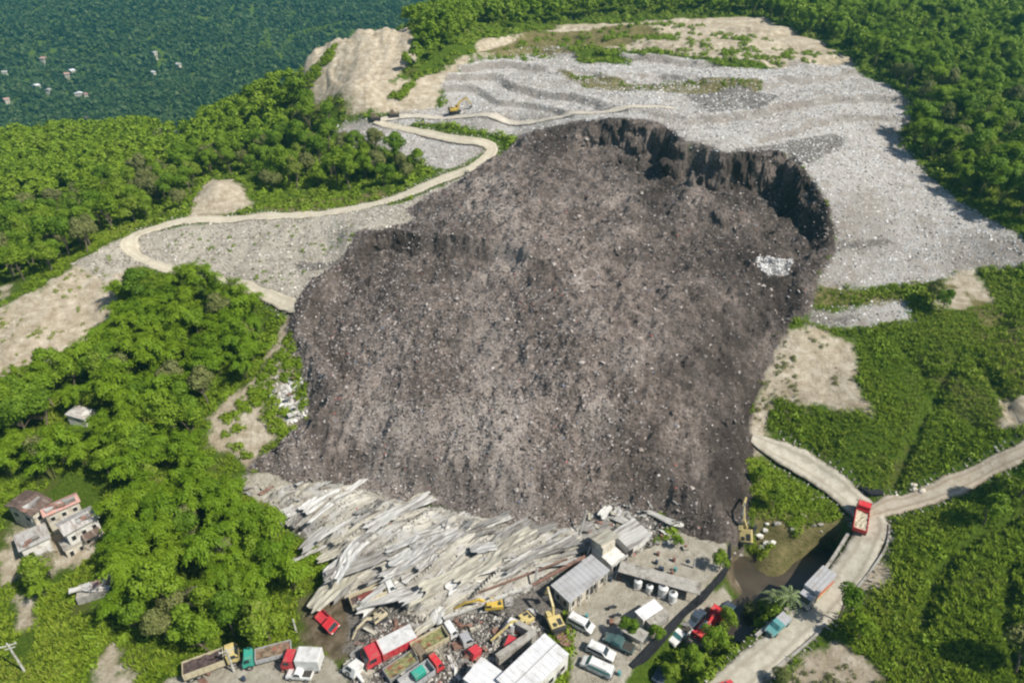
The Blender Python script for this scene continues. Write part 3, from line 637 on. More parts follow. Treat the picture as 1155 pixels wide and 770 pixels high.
def cover(name, x0, x1, y0, y1, step, pick, geos, mat, smin, smax, label, cat, seed):
    r = np.random.default_rng(seed); xs, ys = np.meshgrid(np.arange(x0, x1, step), np.arange(y0, y1, step)); xs = xs.ravel()+r.uniform(-.5, .5, xs.size)*step; ys = ys.ravel()+r.uniform(-.5, .5, ys.size)*step
    px, py, d = project(xs, ys, 10.0+0*xs); k = (px > -230) & (px < 1385) & (py > -30) & (py < 860); xs, ys = xs[k], ys[k]
    b = bad(xs, ys); lo = sdf(xs, ys, LOWP); k = (b < -.3+1.6*fbm(xs/3, ys/3, 91, 2)) & (lo < -.5)
    for hc, r_ in HC[:7]: k &= np.hypot(xs-hc.x, ys-hc.y) > r_*.75
    xs, ys = xs[k], ys[k]; k = pick(xs, ys); xs, ys = xs[k], ys[k]; zs = H(xs, ys); k = inframe(xs, ys, zs, 200); xs, ys, zs = xs[k], ys[k], zs[k]
    sz = smin+(smax-smin)*r.random(len(xs))**1.6*(.5+vnoise(xs/7, ys/7, 14)); print(name, len(xs))
    return merged(name, list(zip(xs, ys, zs-.08, sz)), geos, mat, label, cat)
TRK = [smooth_line(t) for t in DITCH]; _unused = [0 for p in ([(1085,395),(1060,440),(1035,490),(1010,545)], [(1160,575),(1115,595),(1075,620),(1050,660),(1036,705)], [(1140,640),(1135,700),(1150,750)])]
def trackd(x, y): return np.minimum.reduce([seg_dist(x, y, t[::3], False) for t in TRK])
cover('tall_grass', -120, 260, 52, 185, .74, lambda x, y: ((x > 15) | (fbm(x/9, y/9, 71, 3) > -.3)) & (trackd(x, y) > .55), tuft_g, GRS, .45, 1.15, 'bright green tall grass and weeds covering the open slopes', 'grass', 1)
cover('undergrowth', -140, 260, 52, 200, 1.7, lambda x, y: (fbm(x/8, y/8, 72, 4) > np.where(x < 5, -.12, .08)) & (trackd(x, y) > 1.3), bush_g, LEAF, .4, 1.5, 'low leafy scrub between the trees and grass', 'scrub', 2)
cover('upper_scrub', -330, 330, 180, 400, 2.9, lambda x, y: fbm(x/15, y/15, 73, 3) > -.5, bush_g, LEAF, 1.0, 2.4, 'low leafy scrub on the upper slopes round the landfill', 'scrub', 3)
# sparse weeds on the bare banks
def weeds(name, pts, n, geos, mat, s0, s1, label, seed):
    r = np.random.default_rng(seed); poly = wpoly(pts, H); P = np.array(poly)[:, :2]; a, b = P.min(0), P.max(0)
    xs = r.uniform(a[0], b[0], n*3); ys = r.uniform(a[1], b[1], n*3); k = (sdf(xs, ys, poly) > 0) & (fbm(xs/5, ys/5, seed, 3) > .0); xs, ys = xs[k][:n], ys[k][:n]
    k = road_d(xs, ys) < -.6; xs, ys = xs[k], ys[k]
    merged(name, [(x, y, z-.05, r.uniform(s0, s1)) for x, y, z in zip(xs, ys, H(xs, ys))], geos, mat, label, 'weeds')
weeds('riverbank_weeds', [(862,530),(960,560),(950,595),(900,640),(868,655),(845,600)], 420, bush_g, GRS, .3, 1.1, 'patchy weeds on the bare riverbank', 11)
weeds('terrace_grass', [(640,80),(860,94),(860,104),(660,100)], 260, bush_g, GRS, .4, .9, 'strip of olive grass across the upper grey terrace', 12)
weeds('hilltop_scrub', [(540,60),(600,36),(760,24),(960,66),(880,76),(700,60),(640,68)], 500, bush_g, LEAF, .5, 1.8, 'scattered scrub on the bare hilltop behind the terraces', 13)
weeds('scar_grass', [(340,100),(380,50),(374,70),(350,100)], 120, bush_g, GRS, .8, 1.5, 'green strip of bushes down the bare earth scar', 14)
weeds('scar_bushes', [(430,110),(445,86),(470,88),(455,112)], 90, bush_g, GRS, .8, 1.8, 'green bushes at the foot of the bare earth scar', 15)
weeds('gully_scrub', [(242,480),(290,430),(325,360),(350,440),(320,500),(270,520)], 260, bush_g, GRS, .5, 1.5, 'bushes in the gully beside the landslide', 16)
weeds('river_bushes', [(790,735),(850,700),(860,670),(895,690),(830,770),(760,780),(740,745)], 520, bush_g, LEAF, .6, 1.7, 'dense bushes filling the low ground by the river', 17)
weeds('bank_grass', [(832,500),(872,520),(860,600),(838,590)], 200, bush_g, GRS, .4, 1.2, 'weeds along the right foot of the landslide', 18)
# named single plants
def single(kd, px, py, sc, lab, cat='tree', geo=None, name=None):
    P = geo or random.choice(protos[kd]); o = put_plant(P, at(px, py)-Vector((0, 0, .1)), sc, random.uniform(0, 6), lab, cat, None)
    if 'group' in o: del o['group']
    return o
single('tree', 706, 717, .5, 'small round green tree standing in the yard beside the beige shelter')
single('tree', 738, 727, .42, 'yellow green bush at the corner of the beige shelter', 'bush')
single('tree', 812, 640, .5, 'small tree beside the curved black retaining wall', )
single('tree', 764, 618, .3, 'low green shrub beside the broken white house', 'shrub')
single('tree', 800, 742, .7, 'bushy tree between the river road and the red crane truck')
single('tree', 775, 758, .6, 'leafy tree at the bottom edge left of the concrete road')
single('tree', 752, 765, .5, 'dull green tree on the bank above the narrow lower lane, bottom edge')
single('tree', 845, 700, .55, 'tree over the dark river just left of the teal pickup')
single('tree', 818, 715, .55, 'small tree behind the red crane truck on its river side')
single('tree', 945, 700, .75, 'green tree in the roadside scrub right of the grey box truck')
single('tree', 968, 720, .7, 'shrubby tree above the bare soil bank at lower right')
single('tree', 1110, 592, .8, 'darker tree by the track in the right green field')
single('tree', 1150, 560, 1.0, 'large leafy tree below the rutted dirt road at the right edge')
single('tree', 1145, 760, 1.1, 'dark green tree in the bottom right corner')
single('tree', 870, 575, .55, 'green bush on the riverbank above the yellow excavator', 'bush')
single('tree', 855, 545, .45, 'bush at the right foot of the landslide', 'bush')
single('tree', 1050, 345, .75, 'dark tree beside the small lower grey terrace at right')
single('tree', 1062, 352, .6, 'smaller dark tree right behind the one by the lower grey terrace')
single('tree', 880, 770, .5, 'bush on the bare bank at the bottom edge right of the concrete road', 'bush')
for i, (px, py, sc, lab) in enumerate([(232,690,1.0,'pale leafless looking tree in the bamboo above the parked trucks'),(252,640,1.1,'tall greyish dry tree in the middle of the left thicket'),
  (60,652,.9,'greyish bare branched tree just below the hillside houses'),(60,112,1.6,'greyish dry tree on the skyline of the left ridge'),(190,170,1.5,'dry brownish tree standing by the ridge hut'),(100,140,1.6,'grey brown dry tree at the edge of the left ridge'),(425,200,1.2,'brown dry tree among the green woods left of the haul road bend')]):
    if py < 130: py = 150+i
    put_plant(dryp, at(px, py)-Vector((0, 0, .1)), sc, i*1.3, lab, 'tree', None)
# palm by the grey box truck
def palm(px, py, h, lab):
    p = at(px, py); root = bpy.data.objects.new('palm_tree', None); C.objects.link(root); root.location = p; tag(root, lab, 'palm')
    tv, tf = trunk_geo(77, h, .17, .1); mesh_np('trunk', tv[:24], tf[:18], BARK, True, parent=root)
    cs, ns, us, sx, sy = [], [], [], [], []
    for i in range(13):
        a = i*6.283/13+random.uniform(-.2, .2); L = random.uniform(2.2, 3.0); e = random.uniform(.1, .9)
        for j in range(9):
            t = (j+.5)/9; P = np.array([math.cos(a)*L*t, math.sin(a)*L*t, h+L*(e*t-1.0*t*t*(.6+e*.5))])
            for s in (-1, 1):
                side = np.array([-math.sin(a), math.cos(a), 0])*s; cs.append(P+side*.28*(1-t*.6)); ns.append(np.array([0, 0, 1.])+side*.5); us.append(np.array([math.cos(a), math.sin(a), -t])); sx.append(.6*(1-t*.6)); sy.append(.26)
    V_, F_ = quads(np.array(cs), np.array(ns), np.array(us), np.array(sx), np.array(sy)); mesh_np('crown', V_, F_, PALE, parent=root)
palm(872, 690, 3.6, 'pale green palm on the river bank beside the grey box truck')
palm(886, 684, 3.0, 'shorter pale palm close to the front of the grey box truck')
# remove prototypes nobody used
for L in protos.values():
    for P in L:
        if not P[2]:
            for ch in list(P[0].children): bpy.data.objects.remove(ch)
            bpy.data.objects.remove(P[0])
# loose waste fragments lying on the slide and the terraces
def shards(name, x, y, z, smin, smax, mat, label, seed):
    r = np.random.default_rng(seed); n = len(x); c = np.stack([x, y, z], 1); s = smin+(smax-smin)*r.random(n)**2.2
    a = rdir(n, r)*np.array([1, 1, .45]); b_ = np.cross(a, rdir(n, r)); b_ /= np.linalg.norm(b_, axis=1)[:, None]+1e-9
    top = c+np.array([0, 0, 1])*(s*r.uniform(.2, .6, n))[:, None]; s = s[:, None]
    V_ = np.stack([c+a*s, c+b_*s*.8, c-a*s*.9, c-b_*s*.7, top], 1).reshape(-1, 3); o = np.arange(n)[:, None]*5
    F_ = np.stack([o+[0, 1, 4], o+[1, 2, 4], o+[2, 3, 4], o+[3, 0, 4]], 1).reshape(-1, 3)
    return tag(mesh_np(name, V_, F_, mat), label, 'debris', kind='stuff')
def shard_mat(name, stops):
    m, nt, b = _new(name); g_ = node(nt, 'ShaderNodeNewGeometry').outputs['Random Per Island']
    c = ramp(nt, g_, stops); nt.nodes[-1].color_ramp.interpolation = 'CONSTANT'; nt.links.new(c, b.inputs['Base Color']); b.inputs['Roughness'].default_value = .7; return m
SH1 = shard_mat('waste_bits', [(0, (.03,.025,.022)), (.2, (.07,.055,.048)), (.34, (.115,.095,.085)), (.5, (.19,.163,.15)), (.66, (.29,.258,.24)), (.85, (.40,.37,.35)), (.975, (.58,.56,.54)), (.988, (.16,.22,.32)), (.994, (.38,.10,.08))])
SH2 = shard_mat('pale_waste_bits', [(0, (.16,.145,.13)), (.10, (.36,.34,.31)), (.28, (.52,.50,.475)), (.5, (.66,.645,.63)), (.75, (.80,.80,.79)), (.93, (.42,.48,.56)), (.965, (.10,.09,.08))])
r = np.random.default_rng(21); n = 260000; x = r.uniform(sp_[:, 0].min()-4, sp_[:, 0].max()+4, n); y = r.uniform(sp_[:, 1].min(), sp_[:, 1].max(), n); s = sl_sdf(x, y)
dens = .35+.65*sstep(-.25, .35, fbm(x/12, y/12, 83, 4)+.15); rt = sstep(-5, 40, x+.25*(y-120)); dens = dens*(1-.72*rt); k = (s > -3.2*r.random(n)**2) & (r.random(n) < dens); x, y, s = x[k], y[k], s[k]
shards('waste_fragments', x, y, slide_z(x, y, s)+.02, .12, .44, SH1, 'countless scraps of waste scattered over the dark collapsed garbage', 1)
n = 5200; x = r.uniform(sp_[:, 0].min(), sp_[:, 0].max(), n); y = r.uniform(sp_[:, 1].min(), sp_[:, 1].max(), n); s = sl_sdf(x, y); k = (s > .5) & (fbm(x/10, y/10, 84, 3) > -.15); x, y, s = x[k], y[k], s[k]
SH4 = shard_mat('waste_clods', [(0, (.06,.048,.04)), (.3, (.13,.105,.09)), (.6, (.22,.185,.16)), (.82, (.36,.32,.29))])
shards('waste_clods', x, y, slide_z(x, y, s)-.05, .35, 1.0, SH4, 'larger dark clods and bales of waste lying over the collapsed garbage', 4)
n = 150000; x = r.uniform(-70, 210, n); y = r.uniform(120, 330, n); s = np.maximum(zone('grey', x, y), -99); k = (s > -1) & (sl_sdf(x, y) < 0) & (road_d(x, y) < -.3); x, y = x[k], y[k]
shards('pale_waste_fragments', x, y, H(x, y)+.02, .15, .5, SH2, 'countless pale plastic scraps covering the grey waste terraces', 2)

n = 26000; x = r.uniform(-120, 0, n); y = r.uniform(140, 200, n); k = (zone('bench', x, y) > 0) & (sl_sdf(x, y) < 0) & (road_d(x, y) < -.4); x, y = x[k], y[k]
SH3 = shard_mat('bench_stones', [(0, (.17,.15,.12)), (.25, (.34,.31,.26)), (.55, (.48,.455,.40)), (.85, (.62,.60,.56))])
xs_, ys_ = [], []
for k_, l_ in RL.items():
    T = np.gradient(l_, axis=0); T /= np.linalg.norm(T, axis=1)[:, None]+1e-9; i_ = r.integers(4, len(l_), len(l_)*16); o_ = (RW[k_][1]/2+r.normal(.15, .7, len(i_)))*r.choice([-1, 1], len(i_)); xs_.append(l_[i_, 0]-T[i_, 1]*o_); ys_.append(l_[i_, 1]+T[i_, 0]*o_)
xv, yv = np.concatenate(xs_), np.concatenate(ys_); shards('verge_stones', xv, yv, H(xv, yv)+.1, .1, .42, SH3, 'stones and clods spilled along the road verges', 6)
for nm_, pl_, n_, sd_ in [('slope_weeds', [(0,350),(60,325),(130,285),(125,360),(85,408),(20,430),(-40,430)], 130, 31), ('patch_weeds', [(872,375),(968,382),(985,462),(860,500),(845,460)], 120, 32), ('scar_weeds', [(320,95),(400,34),(465,50),(440,95),(480,125),(400,130)], 110, 33), ('bank_weeds', [(895,745),(950,722),(995,762),(985,800),(880,800)], 60, 34), ('bench_weeds', [(160,270),(300,250),(430,245),(380,300),(330,335),(200,300)], 110, 35)]:
    weeds(nm_, pl_, n_, tuft_g+bush_g, GRS if sd_ % 2 else LEAFO, .25, .8, {'slope_weeds': 'sparse weeds on the bare left slope', 'patch_weeds': 'sparse weeds on the bare tan patch right of the slide', 'scar_weeds': 'sparse weeds on the bare hill scar', 'bank_weeds': 'sparse weeds on the bare bank at the bottom right', 'bench_weeds': 'sparse weeds on the stony bank inside the haul road curve'}[nm_], sd_)
shards('bench_stones', x, y, H(x, y)+.02, .15, .55, SH3, 'loose stones over the pale bench inside the haul road curve', 3)
# ------------------------------------------------------------------ solid modelling helpers
class MB:
    def __init__(s): s.v = []; s.f = []
    def add(s, vs, fs, M=None):
        o = len(s.v); s.v += [tuple(M @ Vector(p)) if M else tuple(p) for p in vs]; s.f += [tuple(i+o for i in f) for f in fs]; return s
    def box(s, cx, cy, cz, sx, sy, sz, M=None):
        a, b, c = sx/2, sy/2, sz/2
        vs = [(cx+i*a, cy+j*b, cz+k*c) for k in (-1, 1) for j in (-1, 1) for i in (-1, 1)]
        return s.add(vs, [(0,2,3,1),(4,5,7,6),(0,1,5,4),(2,6,7,3),(0,4,6,2),(1,3,7,5)], M)
    def cyl(s, p0, p1, r0, r1=None, n=12, cap=True):
        p0, p1 = Vector(p0), Vector(p1); r1 = r0 if r1 is None else r1; d = (p1-p0).normalized(); a = d.orthogonal().normalized(); b = d.cross(a)
        vs = [p0+(a*math.cos(6.2832*i/n)+b*math.sin(6.2832*i/n))*r0 for i in range(n)]+[p1+(a*math.cos(6.2832*i/n)+b*math.sin(6.2832*i/n))*r1 for i in range(n)]
        fs = [(i, (i+1) % n, n+(i+1) % n, n+i) for i in range(n)]
        if cap: fs += [tuple(range(n))[::-1], tuple(range(n, 2*n))]
        return s.add(vs, fs)
    def bar(s, p0, p1, w, h):
        p0, p1 = Vector(p0), Vector(p1); d = (p1-p0); L = d.length; q = d.to_track_quat('X', 'Z').to_matrix().to_4x4(); M = Matrix.Translation((p0+p1)/2) @ q
        return s.box(0, 0, 0, L, w, h, M)
    def prof(s, pts, hw):                             # side profile (x,z), half width function of (x,z)
        n = len(pts); f = hw if callable(hw) else (lambda x, z: hw)
        vs = [(x, -f(x, z), z) for x, z in pts]+[(x, f(x, z), z) for x, z in pts]
        fs = [tuple(range(n)), tuple(range(n, 2*n))[::-1]]+[(i, n+i, n+(i+1) % n, (i+1) % n) for i in range(n)]
        return s.add(vs, fs)
    def build(s, name, mat, parent=None, bev=0.0, smooth=False):
        me = bpy.data.meshes.new(name); me.from_pydata(s.v, [], s.f)
        import bmesh
        bm = bmesh.new(); bm.from_mesh(me); bmesh.ops.recalc_face_normals(bm, faces=bm.faces); bm.to_mesh(me); bm.free()
        me.materials.append(mat)
        if smooth: me.polygons.foreach_set('use_smooth', [True]*len(me.polygons))
        o = bpy.data.objects.new(name, me); C.objects.link(o); o.parent = parent
        if bev:
            b = o.modifiers.new('bevel', 'BEVEL'); b.width = bev; b.segments = 2; b.limit_method = 'ANGLE'; b.angle_limit = R(40)
        return o
def empty(name, loc, rz=0, label=None, cat=None, group=None, rx=0, ry=0):
    o = bpy.data.objects.new(name, None); C.objects.link(o); o.location = loc; o.rotation_euler = (rx, ry, rz); return tag(o, label, cat, group)

# ------------------------------------------------------------------ paints
M_CREAM = surf('roof_cream', (.31,.295,.235), (.46,.44,.365), 1.6, .7, (.20,.18,.15), .5, .03, stretch=(.25, 2.2, 1))
M_SHEETG = surf('roof_pale_grey', (.32,.315,.30), (.47,.465,.44), 1.6, .6, (.17,.155,.14), .5, .03, stretch=(.25, 2.2, 1))
M_SHEETW = surf('roof_white', (.45,.445,.42), (.60,.595,.57), 1.6, .6, (.30,.27,.23), .45, .03, stretch=(.3, 2, 1))
M_SHEETD = surf('roof_dull_grey', (.17,.165,.155), (.29,.28,.26), 1.8, .7, (.09,.075,.06), .5, .03, stretch=(.25, 2.2, 1))
M_RUST = surf('rusty_steel', (.16,.085,.06), (.28,.17,.13), 3, .8, (.09,.06,.045), 1)
M_STEEL = surf('pale_steel', (.40,.39,.35), (.55,.54,.50), 3, .6, (.2,.15,.11), 1)
M_OFFICE = surf('office_roof', (.33,.33,.335), (.40,.40,.405), 1.0, .6, (.27,.26,.25), .5, stretch=(.4, 2, 1))
M_WROOF = surf('white_roof', (.66,.66,.66), (.76,.76,.76), 1.0, .5, (.5,.49,.47), .5)
M_BLDROOF = surf('grey_white_roof', (.55,.55,.56), (.64,.64,.64), 1.0, .6, (.48,.47,.45), .4)
M_WALL = surf('white_wall', (.55,.54,.50), (.70,.69,.65), 1.2, .85, (.35,.32,.27), .6)
M_WALLC = surf('cream_wall', (.46,.42,.34), (.60,.56,.47), 1.2, .9, (.28,.24,.18), .6)
M_CONC = surf('raw_concrete', (.27,.255,.225), (.38,.36,.325), 1.5, .95, (.16,.145,.12), .5, .05)
M_BLACKW = surf('near_black', (.008,.009,.012), (.022,.022,.026), .8, .8)  # near-black, shared by the curved wall and the junction patch
M_RUSTROOF = surf('rust_brown_roof', (.075,.05,.04), (.15,.105,.085), 2.5, .85, (.22,.18,.15), .7, .03, stretch=(2.2, .4, 1))
M_PINKROOF = surf('faded_pink_roof', (.42,.22,.18), (.52,.31,.26), 2, .8, (.36,.30,.27), .8, .03, stretch=(2.2, .4, 1))
M_GREYROOF = surf('weathered_grey_roof', (.34,.33,.31), (.46,.45,.43), 2, .7, (.24,.20,.17), .7, .03, stretch=(2.2, .4, 1))
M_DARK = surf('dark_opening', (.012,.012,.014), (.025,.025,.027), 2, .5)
M_GLASS = surf('window_glass', (.02,.028,.032), (.04,.05,.055), 1, .12, spec=.6)
M_TEALG = surf('teal_glass', (.05,.16,.16), (.09,.25,.24), 1, .15, spec=.6)
M_TYRE = surf('tyre_rubber', (.015,.015,.015), (.035,.033,.03), 5, .9)
M_RIM = surf('wheel_rim', (.25,.24,.22), (.40,.39,.37), 5, .5, metal=.3)
M_LAMP = surf('headlamp_glass', (.6,.6,.55), (.75,.75,.7), 5, .2)
M_CHAS = surf('chassis', (.03,.028,.025), (.07,.062,.052), 4, .9)
M_TRIM = surf('dark_trim', (.03,.03,.032), (.055,.055,.055), 4, .7)
def paint(name, c, d=.8): return surf(name, tuple(v*.8+.01 for v in c), tuple(v*.92+.01 for v in c), 1.5, .5, (c[0]*.45+.12, c[1]*.45+.10, c[2]*.45+.07), .8, spec=.4)
P_WHITE = paint('white_paint', (.72,.72,.70)); P_RED = paint('red_paint', (.55,.035,.05)); P_CRED = paint('bright_red_paint', (.62,.02,.03)); P_YEL = paint('yellow_paint', (.60,.42,.06)); P_PYEL = paint('pale_yellow_paint', (.62,.50,.20))
P_BEIGE = paint('beige_paint', (.56,.49,.33)); P_TEAL = paint('teal_paint', (.03,.36,.27)); P_DTEAL = paint('dark_teal_paint', (.045,.10,.10)); P_TBLUE = paint('teal_blue_paint', (.10,.30,.30)); P_BLUE = paint('dark_blue_paint', (.03,.05,.085))
P_SILV = paint('silver_paint', (.42,.42,.43)); P_MUD = paint('mud_brown_paint', (.20,.15,.10)); P_GREY = paint('grey_paint', (.30,.30,.30)); P_ORNG = paint('orange_red_paint', (.55,.10,.04)); P_MAR = paint('maroon_paint', (.22,.04,.03))
L_DIRT = surf('dirt_load', (.12,.09,.06), (.26,.20,.14), 2, .95, (.30,.12,.08), .8, .2)
L_DARK = surf('dark_load', (.045,.032,.03), (.11,.08,.075), 2, .95, None, .8, .2)
L_GREEN = surf('mossy_load', (.12,.13,.05), (.26,.25,.12), 2, .95, (.28,.06,.05), .8, .2)
L_TARP = surf('grey_tarp', (.46,.46,.45), (.58,.58,.57), 1, .7, (.38,.37,.35), .6)

# ------------------------------------------------------------------ the collapsed shed at the toe
def sheet_geo(L, W, r, buck=.5, n=16, m=8, th=.05):
    """long buckled roofing sheet with folds along and across it; local x is its length"""
    xs = np.linspace(-L/2, L/2, n); ys = np.linspace(-W/2, W/2, m); Xg, Yg = np.meshgrid(xs, ys, indexing='ij')
    p = r.uniform(0, 6.28, 4); z = buck*(.55*np.sin(Xg/L*6.28*r.uniform(.4, .9)+p[0])+.25*np.sin(Xg/L*6.28*r.uniform(1.2, 2.2)+p[1])*(Yg/W+.5))
    kf = r.uniform(1.6, 3.2); z += .30*min(buck, .6)*np.abs(((Yg/W*kf+p[2]) % 1)-.5)*2 + .10*buck*r.normal(size=Xg.shape)
    Yg = Yg*(1+.18*np.sin(Xg/L*5+p[3])) + .09*L*np.sin(Xg/L*3.14+p[1])*r.uniform(-1, 1); Xe = Xg+.05*L*r.uniform(-1, 1, m)[None, :]*(np.abs(Xg)/L*2)**3
    top = np.stack([Xe, Yg, z], -1).reshape(-1, 3); bot = top-np.array([0, 0, th]); V_ = np.concatenate([top, bot]); k = n*m
    i = np.arange(k).reshape(n, m); f = np.stack([i[:-1, :-1], i[1:, :-1], i[1:, 1:], i[:-1, 1:]], -1).reshape(-1, 4); fs = [f, f[:, ::-1]+k]
    for a in (i[0, :], i[-1, :], i[:, 0], i[:, -1]):
        fs.append(np.stack([a[:-1], a[1:], a[1:]+k, a[:-1]+k], -1))
    return V_, np.concatenate(fs)
WR = wpoly([(285,548),(385,543),(440,560),(480,570),(540,582),(600,597),(650,592),(664,600),(660,622),(620,650),(585,672),(548,688),(500,696),(470,700),(440,672),(415,664),(392,672),(382,650),(362,622),(345,600),(318,582)])
wp = np.array(WR)[:, :2]
wrk = empty('collapsed_shed', at(500, 640), 0, 'huge shed crushed flat by the landslide, its cream roofing crumpled into long parallel folds', 'collapsed building')
oW = np.array(wrk.location)
dirA = Vector(at(610, 605)-at(480, 690)); dirA.z = 0; dirA.normalize(); AX = np.array([dirA.x, dirA.y]); AN = np.array([-dirA.y, dirA.x])
gx_ = np.arange(wp[:, 0].min()-1, wp[:, 0].max()+1, .45); gy_ = np.arange(wp[:, 1].min()-1, wp[:, 1].max()+1, .45); GX, GY = np.meshgrid(gx_, gy_); gs = sdf(GX, GY, WR)+1.2*fbm(GX/3, GY/3, 95, 3)
def wreck_z(x, y):
    s = sdf(x, y, WR); u = x*AX[0]+y*AX[1]; v = x*AN[0]+y*AN[1]; v = v + 2.2*fbm(u/17, v/17, 98, 2)
    rd_ = (1-np.abs(2*vnoise(u/11, v/2.1, 96)-1))**1.3*1.7+(1-np.abs(2*vnoise(u/6, v/.95, 97)-1))*.6+fbm(u/4, v/4, 99, 3)*.7
    return H(x, y)+sstep(-.6, 3.5, s)*(.3+rd_*sstep(-.5, 2, s)+1.4*sstep(2, 12, s))
Zr = wreck_z(GX, GY); kp = gs > -.3; V = np.stack([GX-oW[0], GY-oW[1], Zr-oW[2]], -1).reshape(-1, 3); Fr = grid_faces(len(gx_), len(gy_), kp); V, Fr, _ = compact(V, Fr)
def wreck_mat():
    m, nt, b = _new('crumpled_roofing'); pos = node(nt, 'ShaderNodeNewGeometry').outputs['Position']
    mp = node(nt, 'ShaderNodeMapping'); mp.vector_type = 'TEXTURE'; mp.inputs['Rotation'].default_value = (0, 0, math.atan2(dirA.y, dirA.x)); mp.inputs['Scale'].default_value = (7, .8, 1.5); nt.links.new(pos, mp.inputs[0])
    c = ramp(nt, noise(nt, 1, 6, mp.outputs[0], .65), [(.28, (.10,.09,.078)), (.4, (.23,.212,.18)), (.54, (.37,.35,.295)), (.72, (.50,.48,.43))])
    c = mix(nt, ramp(nt, noise(nt, .35, 5, pos, .7), [(.5, (0,0,0)), (.6, (.8,.8,.8))]), c, (.34, .335, .325))
    c = mix(nt, ramp(nt, noise(nt, .9, 5, pos, .7), [(.6, (0,0,0)), (.68, (1,1,1))]), c, (.07, .06, .05))
    nt.links.new(c, b.inputs['Base Color']); b.inputs['Roughness'].default_value = .7; bump(nt, b, noise(nt, 3, 5, pos), .12); return m
o = mesh_np('crumpled_roof', V, Fr, wreck_mat(), False, parent=wrk)
so_ = o.modifiers.new('thickness', 'SOLIDIFY'); so_.thickness = .12
rs = np.random.default_rng(44)
def put_sheet(px, py, ang, L, W, mat, tilt, lift, parent, name='roof_sheet', buck=None, hz=wreck_z):
    P = cast(px, py, H); z = float(hz(np.array([P[0]]), np.array([P[1]]))[0])+lift
    V_, F_ = sheet_geo(L, W, rs, buck if buck is not None else rs.uniform(.25, .9)); o = mesh_np(name, V_, F_, mat, False, parent=parent)
    l = Vector((P[0], P[1], z)); o.location = l-Vector(oW) if parent is wrk else l; o.rotation_euler = (tilt[0], tilt[1], ang); return o
base = math.atan2(dirA.y, dirA.x)
sheets = 0; tries = 0
while sheets < 64 and tries < 4000:
    tries += 1; px, py = rs.uniform(300, 665), rs.uniform(545, 700); P = cast(px, py, H)
    if sdf(np.array([P[0]]), np.array([P[1]]), WR)[0] < 1.2: continue
    m_ = [M_CREAM, M_CREAM, M_SHEETG, M_SHEETG, M_SHEETG, M_SHEETD, M_SHEETW, M_SHEETD][rs.integers(8)]
    fan = -.34*(px-480)/180; put_sheet(px, py, base+fan+rs.normal(0, .10), rs.uniform(5, 17), rs.uniform(.6, 3.0), m_, (rs.normal(0, .2), rs.normal(-.02, .06)), rs.uniform(-.15, .35), wrk); sheets += 1
for (a, b, w_, mt, nm) in [((500,697,1.5),(600,660,2.6),.5,M_STEEL,'steel_beam'),((600,660,2.6),(660,627,3.0),.4,M_RUST,'steel_beam'),((602,665,.2),(606,640,4.2),.35,M_STEEL,'steel_post'),((652,610,1.),(662,575,6.5),.3,M_STEEL,'steel_post'),((662,627,.5),(672,600,5),.3,M_STEEL,'steel_post'),
   ((540,668,1.8),(640,630,3.6),.28,M_RUST,'steel_beam'),((560,650,2.5),(652,600,4.5),.3,M_STEEL,'steel_beam'),((430,640,3),(470,610,3.6),.25,M_STEEL,'steel_beam'),((500,600,3),(506,585,5.5),.25,M_STEEL,'steel_post')]:
    p0 = Vector(unz(*a)); p1 = Vector(unz(*b)); MB().bar(p0-Vector(oW), p1-Vector(oW), w_, w_).build(nm, mt, wrk)
# loose sheets and slabs outside it
LS = [(392,655,16,3.6,M_CREAM,base+.35,.6,'long cream roof panel slumped over the leftmost dump truck'),(405,640,13,3.0,M_SHEETW,base+.45,.7,'whitish roof panel lying against the long cream one'),
 (560,640,17,2.6,M_CREAM,base-.05,.9,'long cream panel folded across the middle of the wreck'),(612,636,15,2.2,M_SHEETD,base-.1,.5,'dull grey panel hanging at the right end of the wreck'),(520,655,15,2.4,M_CREAM,base+.1,.9,'cream panel near the front lip of the wreck'),
 (560,682,5.5,2.6,M_SHEETG,base-.6,.6,'pale bent roof scrap leaning over the yellow excavator'),(405,757,5,1.6,M_CREAM,base-1.0,.3,'cream beam like panel lying by the crushed white cab'),(500,690,6,2.2,M_SHEETW,base+.6,.4,'pointed grey white panel behind the open bed truck'),
 (690,575,7,1.8,M_SHEETW,base+.1,.4,'white sheet thrown up above the broken white house'),(735,582,8,1.3,M_SHEETG,base-1.15,.3,'narrow grey sheet on the waste right of the broken white house'),(758,592,4,1.2,M_WALL,base-.9,.3,'white slab at the edge of the dark waste by the compound'),(705,590,9,1.6,M_SHEETG,base-1.1,.4,'grey sheet lying across the top of the broken white house')]
for px, py, L, W, mt, an, bk, lab in LS:
    inside = px < 660 and py < 672; o = put_sheet(px, py, an, L, W, mt, (rs.normal(0, .15), rs.normal(0, .05)), .9 if inside else .5, None, 'roof_panel', bk, wreck_z); tag(o, lab, 'roof panel')
SCR = ['strip','scrap','plate']
spots = [(x_, y_) for x_, y_ in zip(rs.uniform(395, 640, 60), rs.uniform(690, 768, 60))]+[(x_, y_) for x_, y_ in zip(rs.uniform(660, 765, 34), rs.uniform(566, 612, 34))]+[(x_, y_) for x_, y_ in zip(rs.uniform(272, 345, 12), rs.uniform(540, 590, 12))]+[(x_, y_) for x_, y_ in zip(rs.uniform(310, 345, 12), rs.uniform(425, 470, 12))]
